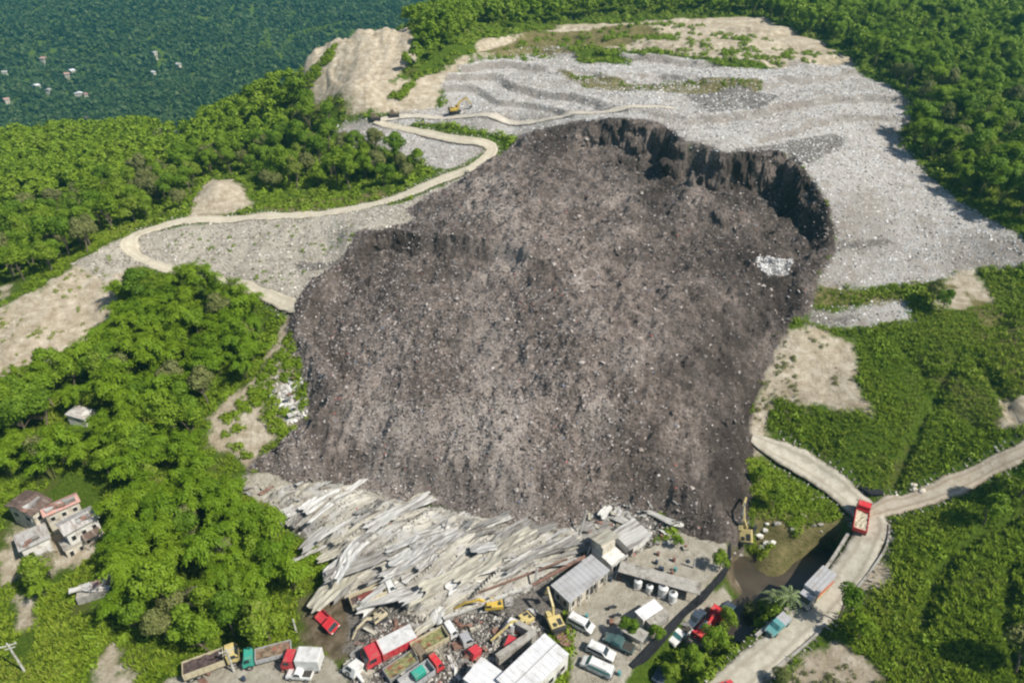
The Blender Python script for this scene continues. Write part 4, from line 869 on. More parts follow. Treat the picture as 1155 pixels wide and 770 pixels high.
for i, (px, py) in enumerate(spots):
    m_ = [M_SHEETG, M_SHEETD, M_CREAM, M_SHEETW, M_RUST][rs.integers(5)]
    o = put_sheet(px, py, rs.uniform(0, 3.1), rs.uniform(1.2, 3.6), rs.uniform(.5, 1.6), m_, (rs.normal(0, .3), rs.normal(0, .3)), .35, None, 'metal_scrap', .35)
    g_ = ('scrap sheets strewn between the buried trucks', 'bent metal sheet scrap strewn over the rubble between the buried trucks') if i < 60 else ('scrap round the broken white house', 'bent metal scrap lying on the waste round the broken white house') if i < 94 else ('scrap at the left foot of the slide', 'metal scrap on the pale ground at the left foot of the landslide') if i < 106 else ('pale slabs in the gully', 'pale slab fragment in the gully left of the landslide')
    tag(o, g_[1], 'scrap metal' if i < 106 else 'slab', g_[0])
# rubble stuff
def rubble(name, pts, n, smin, smax, mat, label, seed):
    r = np.random.default_rng(seed); poly = wpoly(pts); P = np.array(poly)[:, :2]; a, b = P.min(0), P.max(0); x = r.uniform(a[0], b[0], n); y = r.uniform(a[1], b[1], n); k = sdf(x, y, poly) > 0; x, y = x[k], y[k]
    z = wreck_z(x, y) if 'shed' in name else H(x, y); shards(name, x, y, z+.02, smin, smax, mat, label, seed)
SHR = shard_mat('rubble_bits', [(0, (.04,.035,.03)), (.22, (.11,.095,.08)), (.45, (.22,.20,.18)), (.65, (.36,.34,.31)), (.86, (.55,.53,.49)), (.985, (.28,.13,.10))])
SHW = shard_mat('pale_stone_bits', [(0, (.35,.33,.30)), (.4, (.55,.53,.49)), (.7, (.70,.69,.66))])
rubble('shed_rubble', [(270,538),(385,532),(440,556),(600,590),(664,600),(655,640),(560,690),(470,702),(385,670),(330,600)], 7000, .1, .4, SHR, 'broken bits of sheet and timber over the crushed shed', 5)
rubble('truck_yard_rubble', [(420,700),(480,690),(560,690),(620,700),(612,720),(560,770),(400,775),(395,745)], 12000, .1, .6, SHR, 'grey brown rubble packed between the buried trucks', 6)
rubble('gully_stones', [(318,436),(340,428),(350,450),(345,470),(325,478),(312,455)], 1800, .3, .9, SHW, 'pile of pale broken stone at the left edge of the landslide', 7)
rubble('house_rubble', [(655,575),(700,565),(760,580),(772,608),(730,618),(690,640),(660,630)], 4000, .15, .7, SHR, 'broken masonry round the broken white house', 8)
rubble('pale_waste_patch', [(848,297),(875,293),(890,300),(885,318),(862,320),(850,312)], 1600, .4, 1.0, SHW, 'small pale patch lying on the dark garbage at upper right', 9) if False else None
P = at(872, 306); r = np.random.default_rng(12); a_ = r.uniform(0, 6.28, 1500); d_ = r.random(1500)**.6; x = P.x+4.2*d_*np.cos(a_)*(1+.2*np.sin(3*a_)); y = P.y+4.0*d_*np.sin(a_); s = sl_sdf(x, y); shards('pale_waste_patch', x, y, slide_z(x, y, s)+.1, .2, .6, SH2, 'small pale patch of plastic on the dark garbage at upper right', 9)

# ------------------------------------------------------------------ buildings
def facade_windows(root, L, W, z0, z1, sides, mat=M_DARK, fr=M_WALL, frac=.38):
    for side, n in sides:
        ln = L if side in 'sn' else W
        for i in range(n):
            t = (i+.5)/n-.5; u = t*ln; ww = ln/n*frac; h = z1-z0
            cx, cy, sx, sy = (u, (-W/2 if side == 's' else W/2), ww, .06) if side in 'sn' else ((L/2 if side == 'e' else -L/2), u, .06, ww)
            f = MB().box(cx, cy, (z0+z1)/2, sx+(.16 if side in 'sn' else .04), sy+(.16 if side in 'ew' else .04), h+.16).build('window', fr, root)
            MB().box(cx, cy, (z0+z1)/2, sx+(0 if side in 'sn' else .10), sy+(0 if side in 'ew' else .10), h).build('pane', mat, f)
def block(name, px3, zr, base_z, label, wall=M_WALL, roof=M_OFFICE, over=.35, rtype='slab', wins=(), wz=(.9, 2.1), door=None, cat='building', group=None, slope=0.0, ridge=1.2, gab='x'):
    """building fitted to three roof corners seen in the photo (left, top, right) at roof height zr"""
    A, B_, Cc = [Vector(unz(p[0], p[1], zr)) for p in px3]; ex = (B_-A); ey = (Cc-B_); L = ex.length; W = ey.length; ang = math.atan2(ex.y, ex.x)
    c = (A+Cc)/2; root = empty(name, (c.x, c.y, base_z), ang, label, cat, group); h = zr-base_z; lw, ww = L-2*over, W-2*over
    MB().box(0, 0, h/2-.7, lw, ww, h+1.4-.12).build('wall', wall, root)
    if rtype == 'slab':
        M = Matrix.Translation((0, 0, h)) @ Matrix.Rotation(slope, 4, 'X'); r_ = MB().box(0, 0, 0, L, W, .16, M)
        for i in range(int(L/1.0)): r_.box(-L/2+.5+i*1.0, 0, .10, .06, W*.99, .05, M)
        rf = r_.build('roof', roof, root)
    else:
        if gab == 'x': P_ = [(-W/2, h-.1), (-W/2, h+.05), (0, h+ridge), (W/2, h+.05), (W/2, h-.1), (0, h+ridge-.18)]; b_ = MB(); n = 6; b_.add([(-L/2, y, z) for y, z in P_]+[(L/2, y, z) for y, z in P_], [(0,1,2,5), (5,2,3,4), (11,8,7,6), (10,9,8,11)]+[(i, 6+i, 6+(i+1) % 6, (i+1) % 6) for i in range(6)]); rf = b_.build('roof', roof, root); MB().add([(-lw/2, -ww/2, h-.1), (-lw/2, 0, h+ridge-.25), (-lw/2, ww/2, h-.1), (lw/2, -ww/2, h-.1), (lw/2, 0, h+ridge-.25), (lw/2, ww/2, h-.1)], [(0,1,2), (3,5,4), (0,3,4,1), (1,4,5,2), (0,2,5,3)]).build('gable', wall, root)
        else: P_ = [(-L/2, h-.1), (-L/2, h+.05), (0, h+ridge), (L/2, h+.05), (L/2, h-.1), (0, h+ridge-.18)]; b_ = MB(); b_.add([(y, -W/2, z) for y, z in P_]+[(y, W/2, z) for y, z in P_], [(0,1,2,5), (5,2,3,4), (11,8,7,6), (10,9,8,11)]+[(i, 6+i, 6+(i+1) % 6, (i+1) % 6) for i in range(6)]); rf = b_.build('roof', roof, root); MB().add([(-lw/2, -ww/2, h-.1), (0, -ww/2, h+ridge-.25), (lw/2, -ww/2, h-.1), (-lw/2, ww/2, h-.1), (0, ww/2, h+ridge-.25), (lw/2, ww/2, h-.1)], [(0,1,2), (3,5,4), (0,3,4,1), (1,4,5,2), (0,2,5,3)]).build('gable', wall, root)
    facade_windows(root, lw, ww, wz[0], wz[1], wins)
    if door:
        side, t = door; dz = 1.05
        cx, cy, sx, sy = (t*lw, (-ww/2 if side == 's' else ww/2), 1.0, .08) if side in 'sn' else ((lw/2 if side == 'e' else -lw/2), t*ww, .08, 1.0)
        d_ = MB().box(cx, cy, dz, sx, sy, 2.1).build('door', M_TRIM, root); MB().box(cx+(.4 if side in 'sn' else .06), cy+(.4 if side in 'ew' else (-.06 if side == 's' else .06)), 1.0, .06, .06, .14).build('handle', M_RIM, d_)
    return root, L, W, h
ob, L, W, h = block('office_building', [(619,662),(665,627),(690,641)], 3.4, 0, 'long low office with a plain light grey roof beside the crushed shed', wall=M_WALLC, roof=M_OFFICE, over=.5, wins=[('s', 5), ('w', 2)], door=('s', .12), slope=.03)
for i in range(5): MB().box(-L/2+.6+i*(L-1.2)/4, -W/2+.15, 1.65, .18, .18, 3.3).build('post', M_WALL, ob)
bb, L, W, h = block('white_building', [(556,770),(611,718),(645,733)], 4.4, 0, 'white block with a flat pale roof at the bottom edge right of the rubble', wall=M_WALL, roof=M_BLDROOF, over=.08, wins=[('s', 4)], wz=(1.6, 2.6), door=('s', .3))
MB().box(0, 0, h+.14, L*.995, .10, .1).build('roof_seam', M_OFFICE, bb)
b2, L, W, h = block('white_annex', [(520,768),(541,743),(583,764)], 3.7, 0, 'lower white annex joined to the left end of the white block, bottom edge', wall=M_WALL, roof=M_BLDROOF, over=.08, wins=[('e', 1)], wz=(1.4, 2.4))
block('white_roof_shed', [(715,690),(737,676),(749,685)], 2.7, 0, 'small shed with a bright white roof in the middle of the yard', wall=M_WALLC, roof=M_WROOF, over=.3, wins=[('s', 1)], door=('e', 0))
lt = block('lean_to', [(728,700),(749,687),(757,693)], 2.0, 0, 'dull beige lean-to against the near side of the white roofed shed', wall=M_CONC, roof=M_CONC, over=.1, cat='shed')
# shelter on posts
p = at(714, 722); sh = empty('shelter', (p.x, p.y, 0), R(-35), 'little open shelter with a beige roof near the black channel wall', 'shelter'); MB().box(0, 0, 2.4, 4.0, 2.2, .14).build('roof', M_CONC, sh)
for a in (-1, 1):
    for c_ in (-1, 1): MB().box(a*1.8, c_*.9, 1.2, .14, .14, 2.3).build('post', M_WALL, sh)
MB().box(0, .3, .45, 2.6, .6, .9).build('counter', M_WALLC, sh)
# vehicle bay with the dark opening and white tanks
A = Vector(unz(698, 641, 2.6)); B_ = Vector(unz(790, 667, 2.6)); ex = B_-A; L = ex.length; ang = math.atan2(ex.y, ex.x); c = (A+B_)/2
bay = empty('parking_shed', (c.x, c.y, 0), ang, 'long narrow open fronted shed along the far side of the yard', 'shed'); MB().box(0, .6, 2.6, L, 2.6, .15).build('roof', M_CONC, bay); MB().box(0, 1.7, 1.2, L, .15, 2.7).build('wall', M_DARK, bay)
for i in range(7): MB().box(-L/2+.2+i*(L-.4)/6, -.6, 1.25, .15, .15, 2.55).build('post', M_TRIM, bay)
for i, (px, py) in enumerate([(719,662),(732,667),(747,671),(758,677)]):
    t = empty('water_tank', (lambda q: (q.x, q.y, 0))(at(px, py)), i*.7, ['leftmost white water tank in front of the long open shed','second white water tank from the left before the open shed','third white tank from the left before the open shed, the largest','rightmost of the white tanks before the long open shed'][i], 'tank', 'white tanks in front of the open shed'); s_ = [.95, .8, 1.15, 1.0][i]
    MB().cyl((0,0,.25), (0,0,1.9*s_), .75*s_, n=20).cyl((0,0,1.9*s_), (0,0,2.2*s_), .75*s_, .3*s_, 20).build('tank_body', P_WHITE, t, smooth=False); MB().cyl((0,0,2.18*s_), (0,0,2.32*s_), .3*s_, n=14).build('lid', M_TRIM, t); MB().box(0, 0, .12, 1.6*s_, 1.6*s_, .28).build('plinth', M_CONC, t)
# broken white house
rh = empty('broken_house', (lambda q: (q.x, q.y, 0))(at(700, 622)), base, 'broken two storey white house at the slide front, walls open and roof torn', 'house')
MB().box(-3.2, 0, 1.5, 3.6, 5.0, 3.0).box(3.0, .5, 1.4, 5.2, 4.2, 2.8).build('wall', M_WALL, rh)
MB().box(-3.4, 1.2, 4.0, 3.0, 2.6, 2.1).build('upper_wall', M_WALLC, rh)
MB().box(0, 0, 0, 5.8, 4.8, .15, Matrix.Translation((3.1, .5, 3.05)) @ Matrix.Rotation(.12, 4, 'X')).build('roof', M_SHEETG, rh)
MB().box(0, 0, 0, 4.6, 3.4, .12, Matrix.Translation((-3.0, 1.6, 5.3)) @ Matrix.Rotation(-.22, 4, 'X') @ Matrix.Rotation(.12, 4, 'Y')).build('torn_roof', M_CREAM, rh)
for i, (x_, z_, w_) in enumerate([(-4.3, 1.6, .8), (-3.0, 1.6, .8), (-2.0, 1.6, .6)]):
    f = MB().box(x_, -2.5, z_, w_+.15, .1, 1.35).build('window', M_TRIM, rh); MB().box(x_, -2.52, z_, w_, .1, 1.2).build('pane', M_DARK, f)
MB().box(.8, -1.62, 1.1, 1.3, .1, 2.2).build('doorway', M_DARK, rh)
MB().bar((-4.8, -2.6, 2.9), (-1.2, -2.7, 3.2), .25, .25).bar((-1.3, -2.7, .1), (-1.3, -2.7, 3.3), .25, .25).bar((-4.7, -2.7, .1), (-4.9, -2.6, 3.0), .25, .25).bar((-4.6, -3.4, .4), (-2.6, -2.7, 3.0), .15, .15).build('broken_frame', M_STEEL, rh)
# low concrete enclosure beside the white block
A = Vector(unz(561, 746, 1.2)); B_ = Vector(unz(603, 717, 1.2)); Cc = Vector(unz(583, 706, 1.2)); Dd = Vector(unz(540, 732, 1.2)); en = empty('concrete_enclosure', (B_.x, B_.y, 0), 0, 'roofless grey concrete enclosure half filled with debris behind the white block', 'enclosure'); o0 = Vector((B_.x, B_.y, 0))
for a, b in ((A, B_), (B_, Cc)):
    MB().bar(Vector((a.x, a.y, .9))-o0, Vector((b.x, b.y, .9))-o0, .9, 3.0).build('wall', M_CONC, en)
MB().bar(Vector((A.x, A.y, 2.44))-o0, Vector((B_.x, B_.y, 2.44))-o0, 1.2, .12).build('coping', M_CONC, en)
# hillside houses
zh = at(60, 612).z
def fr(n_): return facade_windows
h1 = block('hill_house', [(8,568),(33,550),(56,566)], zh+5.8, zh, 'hillside house with a dark rust brown gable roof, rearmost on the left', wall=M_WALLC, roof=M_RUSTROOF, over=.4, rtype='gable', wins=[('s', 2), ('w', 2)], wz=(3.6, 4.5), cat='house', ridge=.9)
h2 = block('hill_house', [(42,574),(84,556),(93,564)], zh+5.2, zh, 'hillside house with a faded pink roof between the rust brown and pale grey ones', wall=M_WALLC, roof=M_PINKROOF, over=.35, rtype='gable', wins=[('s', 3)], wz=(3.4, 4.2), cat='house', ridge=.7)
h3 = block('hill_house', [(60,592),(100,571),(114,582)], zh+4.6, zh, 'hillside house with a pale grey ribbed roof, nearest the bamboo', wall=M_WALL, roof=M_GREYROOF, over=.4, rtype='gable', wins=[('s', 3), ('e', 1)], wz=(2.4, 3.4), door=('s', -.05), cat='house', ridge=.9)
h4 = block('hill_house', [(10,606),(46,590),(62,604)], zh+2.9, zh-.5, 'low hillside house with a flat weathered grey roof, front left of the cluster', wall=M_WALL, roof=M_GREYROOF, over=.4, wins=[('s', 2)], wz=(1.1, 2.0), cat='house', slope=-.05)
h5 = block('hill_shed', [(64,612),(88,600),(98,608)], zh+1.6, zh-1.2, 'tumbledown concrete room below the pale grey roofed hillside house', wall=M_WALLC, roof=M_CONC, over=.15, wins=[('s', 2)], wz=(.8, 1.9), cat='shed', door=('e', 0))
# porches, patches and water drums round the hillside houses
for hr, L_, W_, h_ in (h1, h2, h3, h4):
    for k in range(3):
        V_, F_ = sheet_geo(rs.uniform(1.6, 3.0), rs.uniform(.8, 1.3), rs, .06, 6, 4); o = mesh_np('roof_patch', V_, F_, [M_RUST, M_SHEETG, M_SHEETD][k], parent=hr); o.location = (rs.uniform(-.3, .3)*L_, -W_*.24, h_+(.75 if hr is not h4[0] else .35)); o.rotation_euler = (.28 if hr is not h4[0] else 0, 0, rs.uniform(-.2, .2))
    MB().box(0, 0, 0, L_*.5, 1.7, .08, Matrix.Translation((L_*.12, -W_/2-.6, h_*.55)) @ Matrix.Rotation(.22, 4, 'X')).build('porch_roof', M_RUSTROOF if hr is h3[0] else M_GREYROOF, hr)
    for a in (-1, 1): MB().box(L_*.12+a*L_*.22, -W_/2-1.3, h_*.18, .12, .12, h_*.62).build('porch_post', M_CONC, hr)
# ruined shack
p = at(108, 668); sk = empty('ruined_shack', p, .35, 'collapsed shack with patchwork white, pink and grey roof sheets in the grass', 'shack')
MB().box(0, 0, .5, 5, 3, 1.6).build('wall', M_CONC, sk)
for i in range(9):
    V_, F_ = sheet_geo(rs.uniform(2, 3.6), rs.uniform(.8, 1.4), rs, .2, 8, 4); o = mesh_np('roof_sheet', V_, F_, [M_SHEETW, M_SHEETG, M_PINKROOF, M_SHEETW][i % 4], parent=sk); o.location = (rs.uniform(-2.2, 2.2), rs.uniform(-1.2, 1.2), 1.5+.07*i); o.rotation_euler = (rs.normal(0, .15), rs.normal(0, .15), rs.uniform(-.5, 1.2))
zc = at(90, 484).z
sb = block('bamboo_shack', [(75,468),(88,457),(105,462)], zc+2.6, zc-.5, 'small white walled shack alone in the bamboo, left side', wall=M_WALL, roof=M_GREYROOF, over=.2, wins=[('s', 1)], door=('s', .3), cat='shack', slope=.2)
zc = at(185, 168).z
block('ridge_hut', [(176,158),(182,148),(190,153)], zc+5, zc-.5, 'tan hut standing in the trees on the left ridge', wall=M_WALLC, roof=M_RUSTROOF, over=.2, rtype='gable', wins=[('s', 1)], cat='hut')
block('ridge_hut', [(189,150),(197,146),(201,150)], zc+6.5, zc-.5, 'tiny hut with a white roof beside the tan hut on the left ridge', wall=M_WALLC, roof=M_WROOF, over=.2, wins=[('s', 1)], cat='hut')
for i, (px, py, rm, lab) in enumerate([(83,87,M_WROOF,'large white roofed house, topmost on the far wooded hillside'),(43,104,M_WROOF,'long pale roofed house on the far hillside near the left edge'),(57,109,M_SHEETG,'small white house just right of the long pale one on the far hillside'),(91,113,M_WROOF,'white roofed house lowest on the far hillside'),(99,114,M_PINKROOF,'pinkish roofed house touching the lowest white one on the far hillside'),
   (175,89,M_WROOF,'tiny white house in the middle of the far hillside'),(203,80,M_SHEETW,'white roofed house at the right of the far hillside'),(52,73,M_PINKROOF,'long red roofed house high on the far hillside'),(78,91,M_PINKROOF,'small reddish roof just below the large white one, far hillside'),(8,89,M_SHEETG,'grey roofed house at the left edge of the far hillside'),(10,120,M_PINKROOF,'low pink roofed house at the foot of the far hillside'),(176,67,M_SHEETG,'greenish grey roofed hut high in the middle of the far hillside')]):
    q = Vector(cast(px, py, H)); s_ = [13,12,7,12,6,5,6,14,8,8,8,7][i]*.75; root = empty('far_house', q, .3*i-.6, lab, 'house')
    MB().box(0, 0, 3, s_, 5.5, 12).build('wall', M_WALLC, root); MB().prof([(-s_/2-.6, 9), (-s_/2-.6, 9.2), (0, 10.8), (s_/2+.6, 9.2), (s_/2+.6, 9)], 3.5).build('roof', rm, root)
# retaining wall along the lane, one near-black colour on all its faces
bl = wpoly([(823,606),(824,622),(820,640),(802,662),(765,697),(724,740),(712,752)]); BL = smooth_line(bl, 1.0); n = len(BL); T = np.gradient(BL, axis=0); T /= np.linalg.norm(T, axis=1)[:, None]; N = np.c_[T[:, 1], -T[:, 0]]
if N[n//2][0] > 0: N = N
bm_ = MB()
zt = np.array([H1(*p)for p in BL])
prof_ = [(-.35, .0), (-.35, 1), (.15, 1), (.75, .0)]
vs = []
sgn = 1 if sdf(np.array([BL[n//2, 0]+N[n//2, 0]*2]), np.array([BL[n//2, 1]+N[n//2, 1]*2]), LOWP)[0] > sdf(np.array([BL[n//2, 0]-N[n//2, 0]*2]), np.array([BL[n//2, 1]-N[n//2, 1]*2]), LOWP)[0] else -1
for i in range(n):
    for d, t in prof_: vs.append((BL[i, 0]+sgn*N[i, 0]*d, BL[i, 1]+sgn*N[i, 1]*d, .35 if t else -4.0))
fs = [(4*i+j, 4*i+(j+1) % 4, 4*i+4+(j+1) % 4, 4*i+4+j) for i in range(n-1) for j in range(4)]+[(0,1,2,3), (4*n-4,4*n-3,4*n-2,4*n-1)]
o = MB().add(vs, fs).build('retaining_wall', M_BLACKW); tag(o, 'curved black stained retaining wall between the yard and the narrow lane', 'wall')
# kerb wall on the road's river side
def low_wall(name, pts, w_, h_, dn, mat, lab):
    P_ = smooth_line(wpoly(pts, H), 1.0); b_ = MB(); n = len(P_)
    T = np.gradient(P_, axis=0); T /= np.linalg.norm(T, axis=1)[:, None]; N = np.c_[T[:, 1], -T[:, 0]]*w_/2; vs = []
    for i in range(n):
        z = h_out(P_[i, 0], P_[i, 1]).item()
        for s_, t in ((-1, -dn), (-1, h_), (1, h_), (1, -dn)): vs.append((P_[i, 0]+N[i, 0]*s_, P_[i, 1]+N[i, 1]*s_, z+t))
    fs = [(4*i+j, 4*i+(j+1) % 4, 4*i+4+(j+1) % 4, 4*i+4+j) for i in range(n-1) for j in range(4)]+[(0,1,2,3), (4*n-4,4*n-3,4*n-2,4*n-1)]
    return tag(b_.add(vs, fs).build(name, mat), lab, 'wall')
low_wall('river_wall', [(955,606),(932,640),(900,674),(876,698),(852,718)], .5, .5, 5.5, M_CONC, 'concrete wall holding the road above the dark river')
low_wall('kerb_wall', [(1003,592),(1000,615),(985,640),(968,662),(955,680)], .35, .35, .6, M_CONC, 'low dark kerb wall along the right side of the concrete road')
low_wall('kerb_wall', [(925,712),(905,730),(880,750),(855,772)], .35, .35, .6, M_CONC, 'low kerb wall beside the bare soil bank at the bottom right')
# flat near-black slab laid on the ground beside the road junction
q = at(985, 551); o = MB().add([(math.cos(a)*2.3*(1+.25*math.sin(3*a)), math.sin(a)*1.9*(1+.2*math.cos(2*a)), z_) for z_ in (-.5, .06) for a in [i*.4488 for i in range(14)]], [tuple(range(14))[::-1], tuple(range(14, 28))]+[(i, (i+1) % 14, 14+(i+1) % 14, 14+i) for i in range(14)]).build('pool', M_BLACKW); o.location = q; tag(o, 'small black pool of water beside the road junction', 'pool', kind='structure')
# poles
def pole(px, py, h_, lab, arms=True, lean=0):
    q = at(px, py); root = empty('utility_pole', q, .4, lab, 'pole', ry=lean); MB().cyl((0,0,-.5), (0,0,h_), .2, .13, 10).build('shaft', M_STEEL, root)
    if arms:
        c_ = MB().box(0, 0, h_-.5, 2.2, .14, .14).box(0, 0, h_-1.2, 1.4, .12, .12).build('crossarm', M_STEEL, root)
        for x_ in (-1, 0, 1): MB().cyl((x_, 0, h_-.43), (x_, 0, h_-.15), .07, .05, 8).build('insulator', M_WALL, c_)
pole(28, 757, 7.2, 'pale utility pole with crossarms at the bottom left corner'); pole(264, 757, 5.8, 'utility pole standing beside the beige dump truck'); pole(334, 712, 3.2, 'short thin pole at the edge of the grass left of the small red wreck', False); pole(834, 592, 6, 'thin white pole at the right foot of the landslide', False)
pole(782, 640, 2.6, 'short post by the yard behind the tank row', False)
# boulders
BO = wpoly([(985,600),(1010,600),(1005,640),(985,640)], H); 
def rocks(px0, px1, py0, py1, n, s0, s1, mat, lab, grp, seed):
    r_ = random.Random(seed)
    for i in range(n):
        q = at(r_.uniform(px0, px1), r_.uniform(py0, py1)); k = 14; V_ = rdir(26, np.random.default_rng(seed*50+i)); import bmesh
        bm = bmesh.new(); [bm.verts.new(v*[1, .8, .6]) for v in V_]; bmesh.ops.convex_hull(bm, input=bm.verts); me = bpy.data.meshes.new('boulder'); bm.to_mesh(me); bm.free(); me.materials.append(mat)
        o = bpy.data.objects.new('boulder', me); C.objects.link(o); o.location = q; s_ = r_.uniform(s0, s1); o.scale = (s_,)*3; tag(o, lab, 'boulder', grp)
rocks(1003, 1012, 588, 608, 4, .35, .7, M_CONC, 'pale boulder at the right edge of the concrete road by the junction', 'boulders by the road junction', 3)
rocks(1028, 1042, 546, 556, 5, .5, 1.0, M_WALLC, 'yellowish boulder piled beside the rutted dirt road', 'boulders by the dirt road', 4)
rocks(855, 872, 590, 620, 7, .4, 1.0, M_WALL, 'white boulder on the bank right of the yellow excavator', 'white boulders by the pond', 5)
rocks(870, 940, 548, 600, 16, .3, .9, M_CONC, 'grey boulder on the bare riverbank', 'boulders on the riverbank', 6)
rr = random.Random(5)
for i in range(46):
    px, py = rr.choice([(rr.uniform(660, 760), rr.uniform(640, 660)), (rr.uniform(645, 712), rr.uniform(690, 765)), (rr.uniform(740, 800), rr.uniform(605, 650)), (rr.uniform(200, 385), rr.uniform(755, 768)), (rr.uniform(765, 800), rr.uniform(670, 705))])
    q = at(px, py); s_ = rr.uniform(.3, .75); k = rr.randrange(3); nm = ('crate', 'barrel', 'timber_pile')[k]
    if k == 0: b_ = MB().box(0, 0, s_*.4, s_*1.3, s_, s_*.8).box(0, 0, s_*.84, s_*1.4, s_*.2, .06); m_ = rr.choice([M_CREAM, M_RUST, M_SHEETG, P_BLUE])
    elif k == 1: b_ = MB().cyl((0, 0, 0), (0, 0, .88), .29, n=14).cyl((0, 0, .3), (0, 0, .34), .31, n=14).cyl((0, 0, .6), (0, 0, .64), .31, n=14); m_ = rr.choice([P_TBLUE, M_RUST, P_BLUE])
    else:
        b_ = MB(); m_ = rr.choice([M_CREAM, M_SHEETD, M_RUST])
        for j in range(5): b_.box(rr.uniform(-.1, .1), j*.2-.4, .06+.06*(j % 2), rr.uniform(1.6, 2.6), .15, .1)
    o = b_.build(nm, m_); o.location = q; o.rotation_euler = (0, 0, rr.uniform(0, 3)); tag(o, ['small crate', 'drum', 'low stack of boards'][k]+(' on the strip behind the parked trucks' if px < 400 else ' in the narrow lane by the red crane truck' if px > 764 and py > 668 else ' on the pale ground behind the long open shed' if px > 738 and py < 652 else ' among the cars parked in the yard' if py > 688 else ' near the office and the open shed'), ['crate', 'barrel', 'timber'][k], ['crates', 'drums', 'board stacks'][k]+' scattered about the yard')
rocks(812, 835, 622, 640, 4, .3, .7, M_CONC, 'pale block by the curved black wall', 'blocks by the black wall', 8)
# ------------------------------------------------------------------ vehicles
def wheels(root, xs, hw, r_, w_=.25):
    for x in xs:
        for s in (-1, 1):
            wh = empty('wheel', (x, s*hw, r_)); wh.parent = root
            MB().cyl((0, -w_/2, 0), (0, w_/2, 0), r_, n=16).build('tyre', M_TYRE, wh); MB().cyl((0, s*w_*.35, 0), (0, s*w_*.56, 0), r_*.55, n=12).build('rim', M_RIM, wh)
def lamps(root, x, hw, z, s=.22):
    for k in (-1, 1): MB().box(x, k*hw, z, .08, s*1.4, s).build('headlight', M_LAMP, root)
def place(name, rear, front, label, cat, dz=0.0, z=None, roll=0, pitch=0, group=None):
    if z is None: a, b = at(*rear), at(*front)
    else: a, b = Vector(unz(rear[0], rear[1], z)), Vector(unz(front[0], front[1], z))
    c = (a+b)/2; c.z = (H1(c.x, c.y) if z is None else z)+dz
    dzp = 0 if z is not None else -math.atan2(b.z-a.z, (Vector((b.x, b.y))-Vector((a.x, a.y))).length)
    return empty(name, c, math.atan2(b.y-a.y, b.x-a.x), label, cat, group, rx=roll, ry=pitch+dzp)
def small_car(root, kind, pt, glass=M_GLASS, L=4.5, W=1.8):
    k = L/4.5
    if kind == 'van': body = [(-2.2,.35),(-2.25,.9),(-2.15,1.75),(-1.95,1.92),(.95,1.92),(1.45,1.25),(2.15,1.0),(2.25,.7),(2.22,.35)]; gl = [(-2.0,1.15),(-1.9,1.68),(.9,1.72),(1.28,1.2),(1.2,1.15)]; ws = ((.98,1.86),(1.44,1.28)); rt = None
    elif kind == 'pickup': body = [(-2.3,.4),(-2.3,1.0),(-.55,1.0),(-.35,1.62),(.55,1.65),(1.1,1.08),(2.15,.98),(2.25,.7),(2.25,.4)]; gl = [(-.42,1.08),(-.28,1.5),(.5,1.54),(.95,1.08)]; ws = ((.58,1.62),(1.1,1.1)); rt = None
    elif kind == 'suv': body = [(-2.2,.4),(-2.22,1.0),(-2.0,1.68),(-1.8,1.75),(.45,1.75),(1.05,1.12),(2.15,1.0),(2.25,.7),(2.2,.4)]; gl = [(-2.0,1.12),(-1.85,1.58),(.4,1.6),(.92,1.12)]; ws = ((.48,1.7),(1.04,1.15)); rt = None
    else: body = [(-2.2,.3),(-2.22,.85),(-1.6,.98),(-1.0,1.4),(.35,1.43),(1.05,.98),(2.1,.85),(2.22,.6),(2.2,.3)]; gl = [(-1.45,1.0),(-.95,1.3),(.3,1.33),(.85,1.0)]; ws = ((.38,1.4),(1.03,1.0)); rt = None
    hw = lambda x, z: W/2*(1-.17*max(0, z-.95)/.9)*(1-.05*max(0, abs(x)-1.9)/.35)
    body = [(x*k, z) for x, z in body]; MB().prof(body, hw).build('body', pt, root, .06)
    gl = [(x*k, z) for x, z in gl]; sg = MB().prof(gl, lambda x, z: hw(x, z)+.012).build('side_windows', glass, root)
    (a, b), (c, d) = ws; MB().bar((a*k+.03, 0, b+.02), (c*k+.03, 0, d+.02), W*.76, .03).build('windshield', glass, root)
    if kind in ('van', 'suv'): MB().box(body[2][0]-.02, 0, 1.42, .05, W*.7, .42).build('rear_window', glass, root)
    if kind == 'pickup': MB().box(-1.42*k, 0, 1.0, 1.5*k, W*.8, .03).build('cargo_bed', M_CHAS, root)
    wheels(root, (-1.4*k, 1.4*k), W/2-.08, .34, .22); lamps(root, 2.23*k, W*.36, .78, .16); MB().box(2.24*k, 0, .5, .1, W*.9, .18).box(-2.24*k, 0, .5, .1, W*.9, .18).build('bumper', M_TRIM, root)
    if kind in ('van', 'suv'): MB().box(-.4*k, W*.36, 1.96 if kind == 'van' else 1.78, 2.2*k, .05, .05).box(-.4*k, -W*.36, 1.96 if kind == 'van' else 1.78, 2.2*k, .05, .05).build('roof_rail', M_TRIM, root)
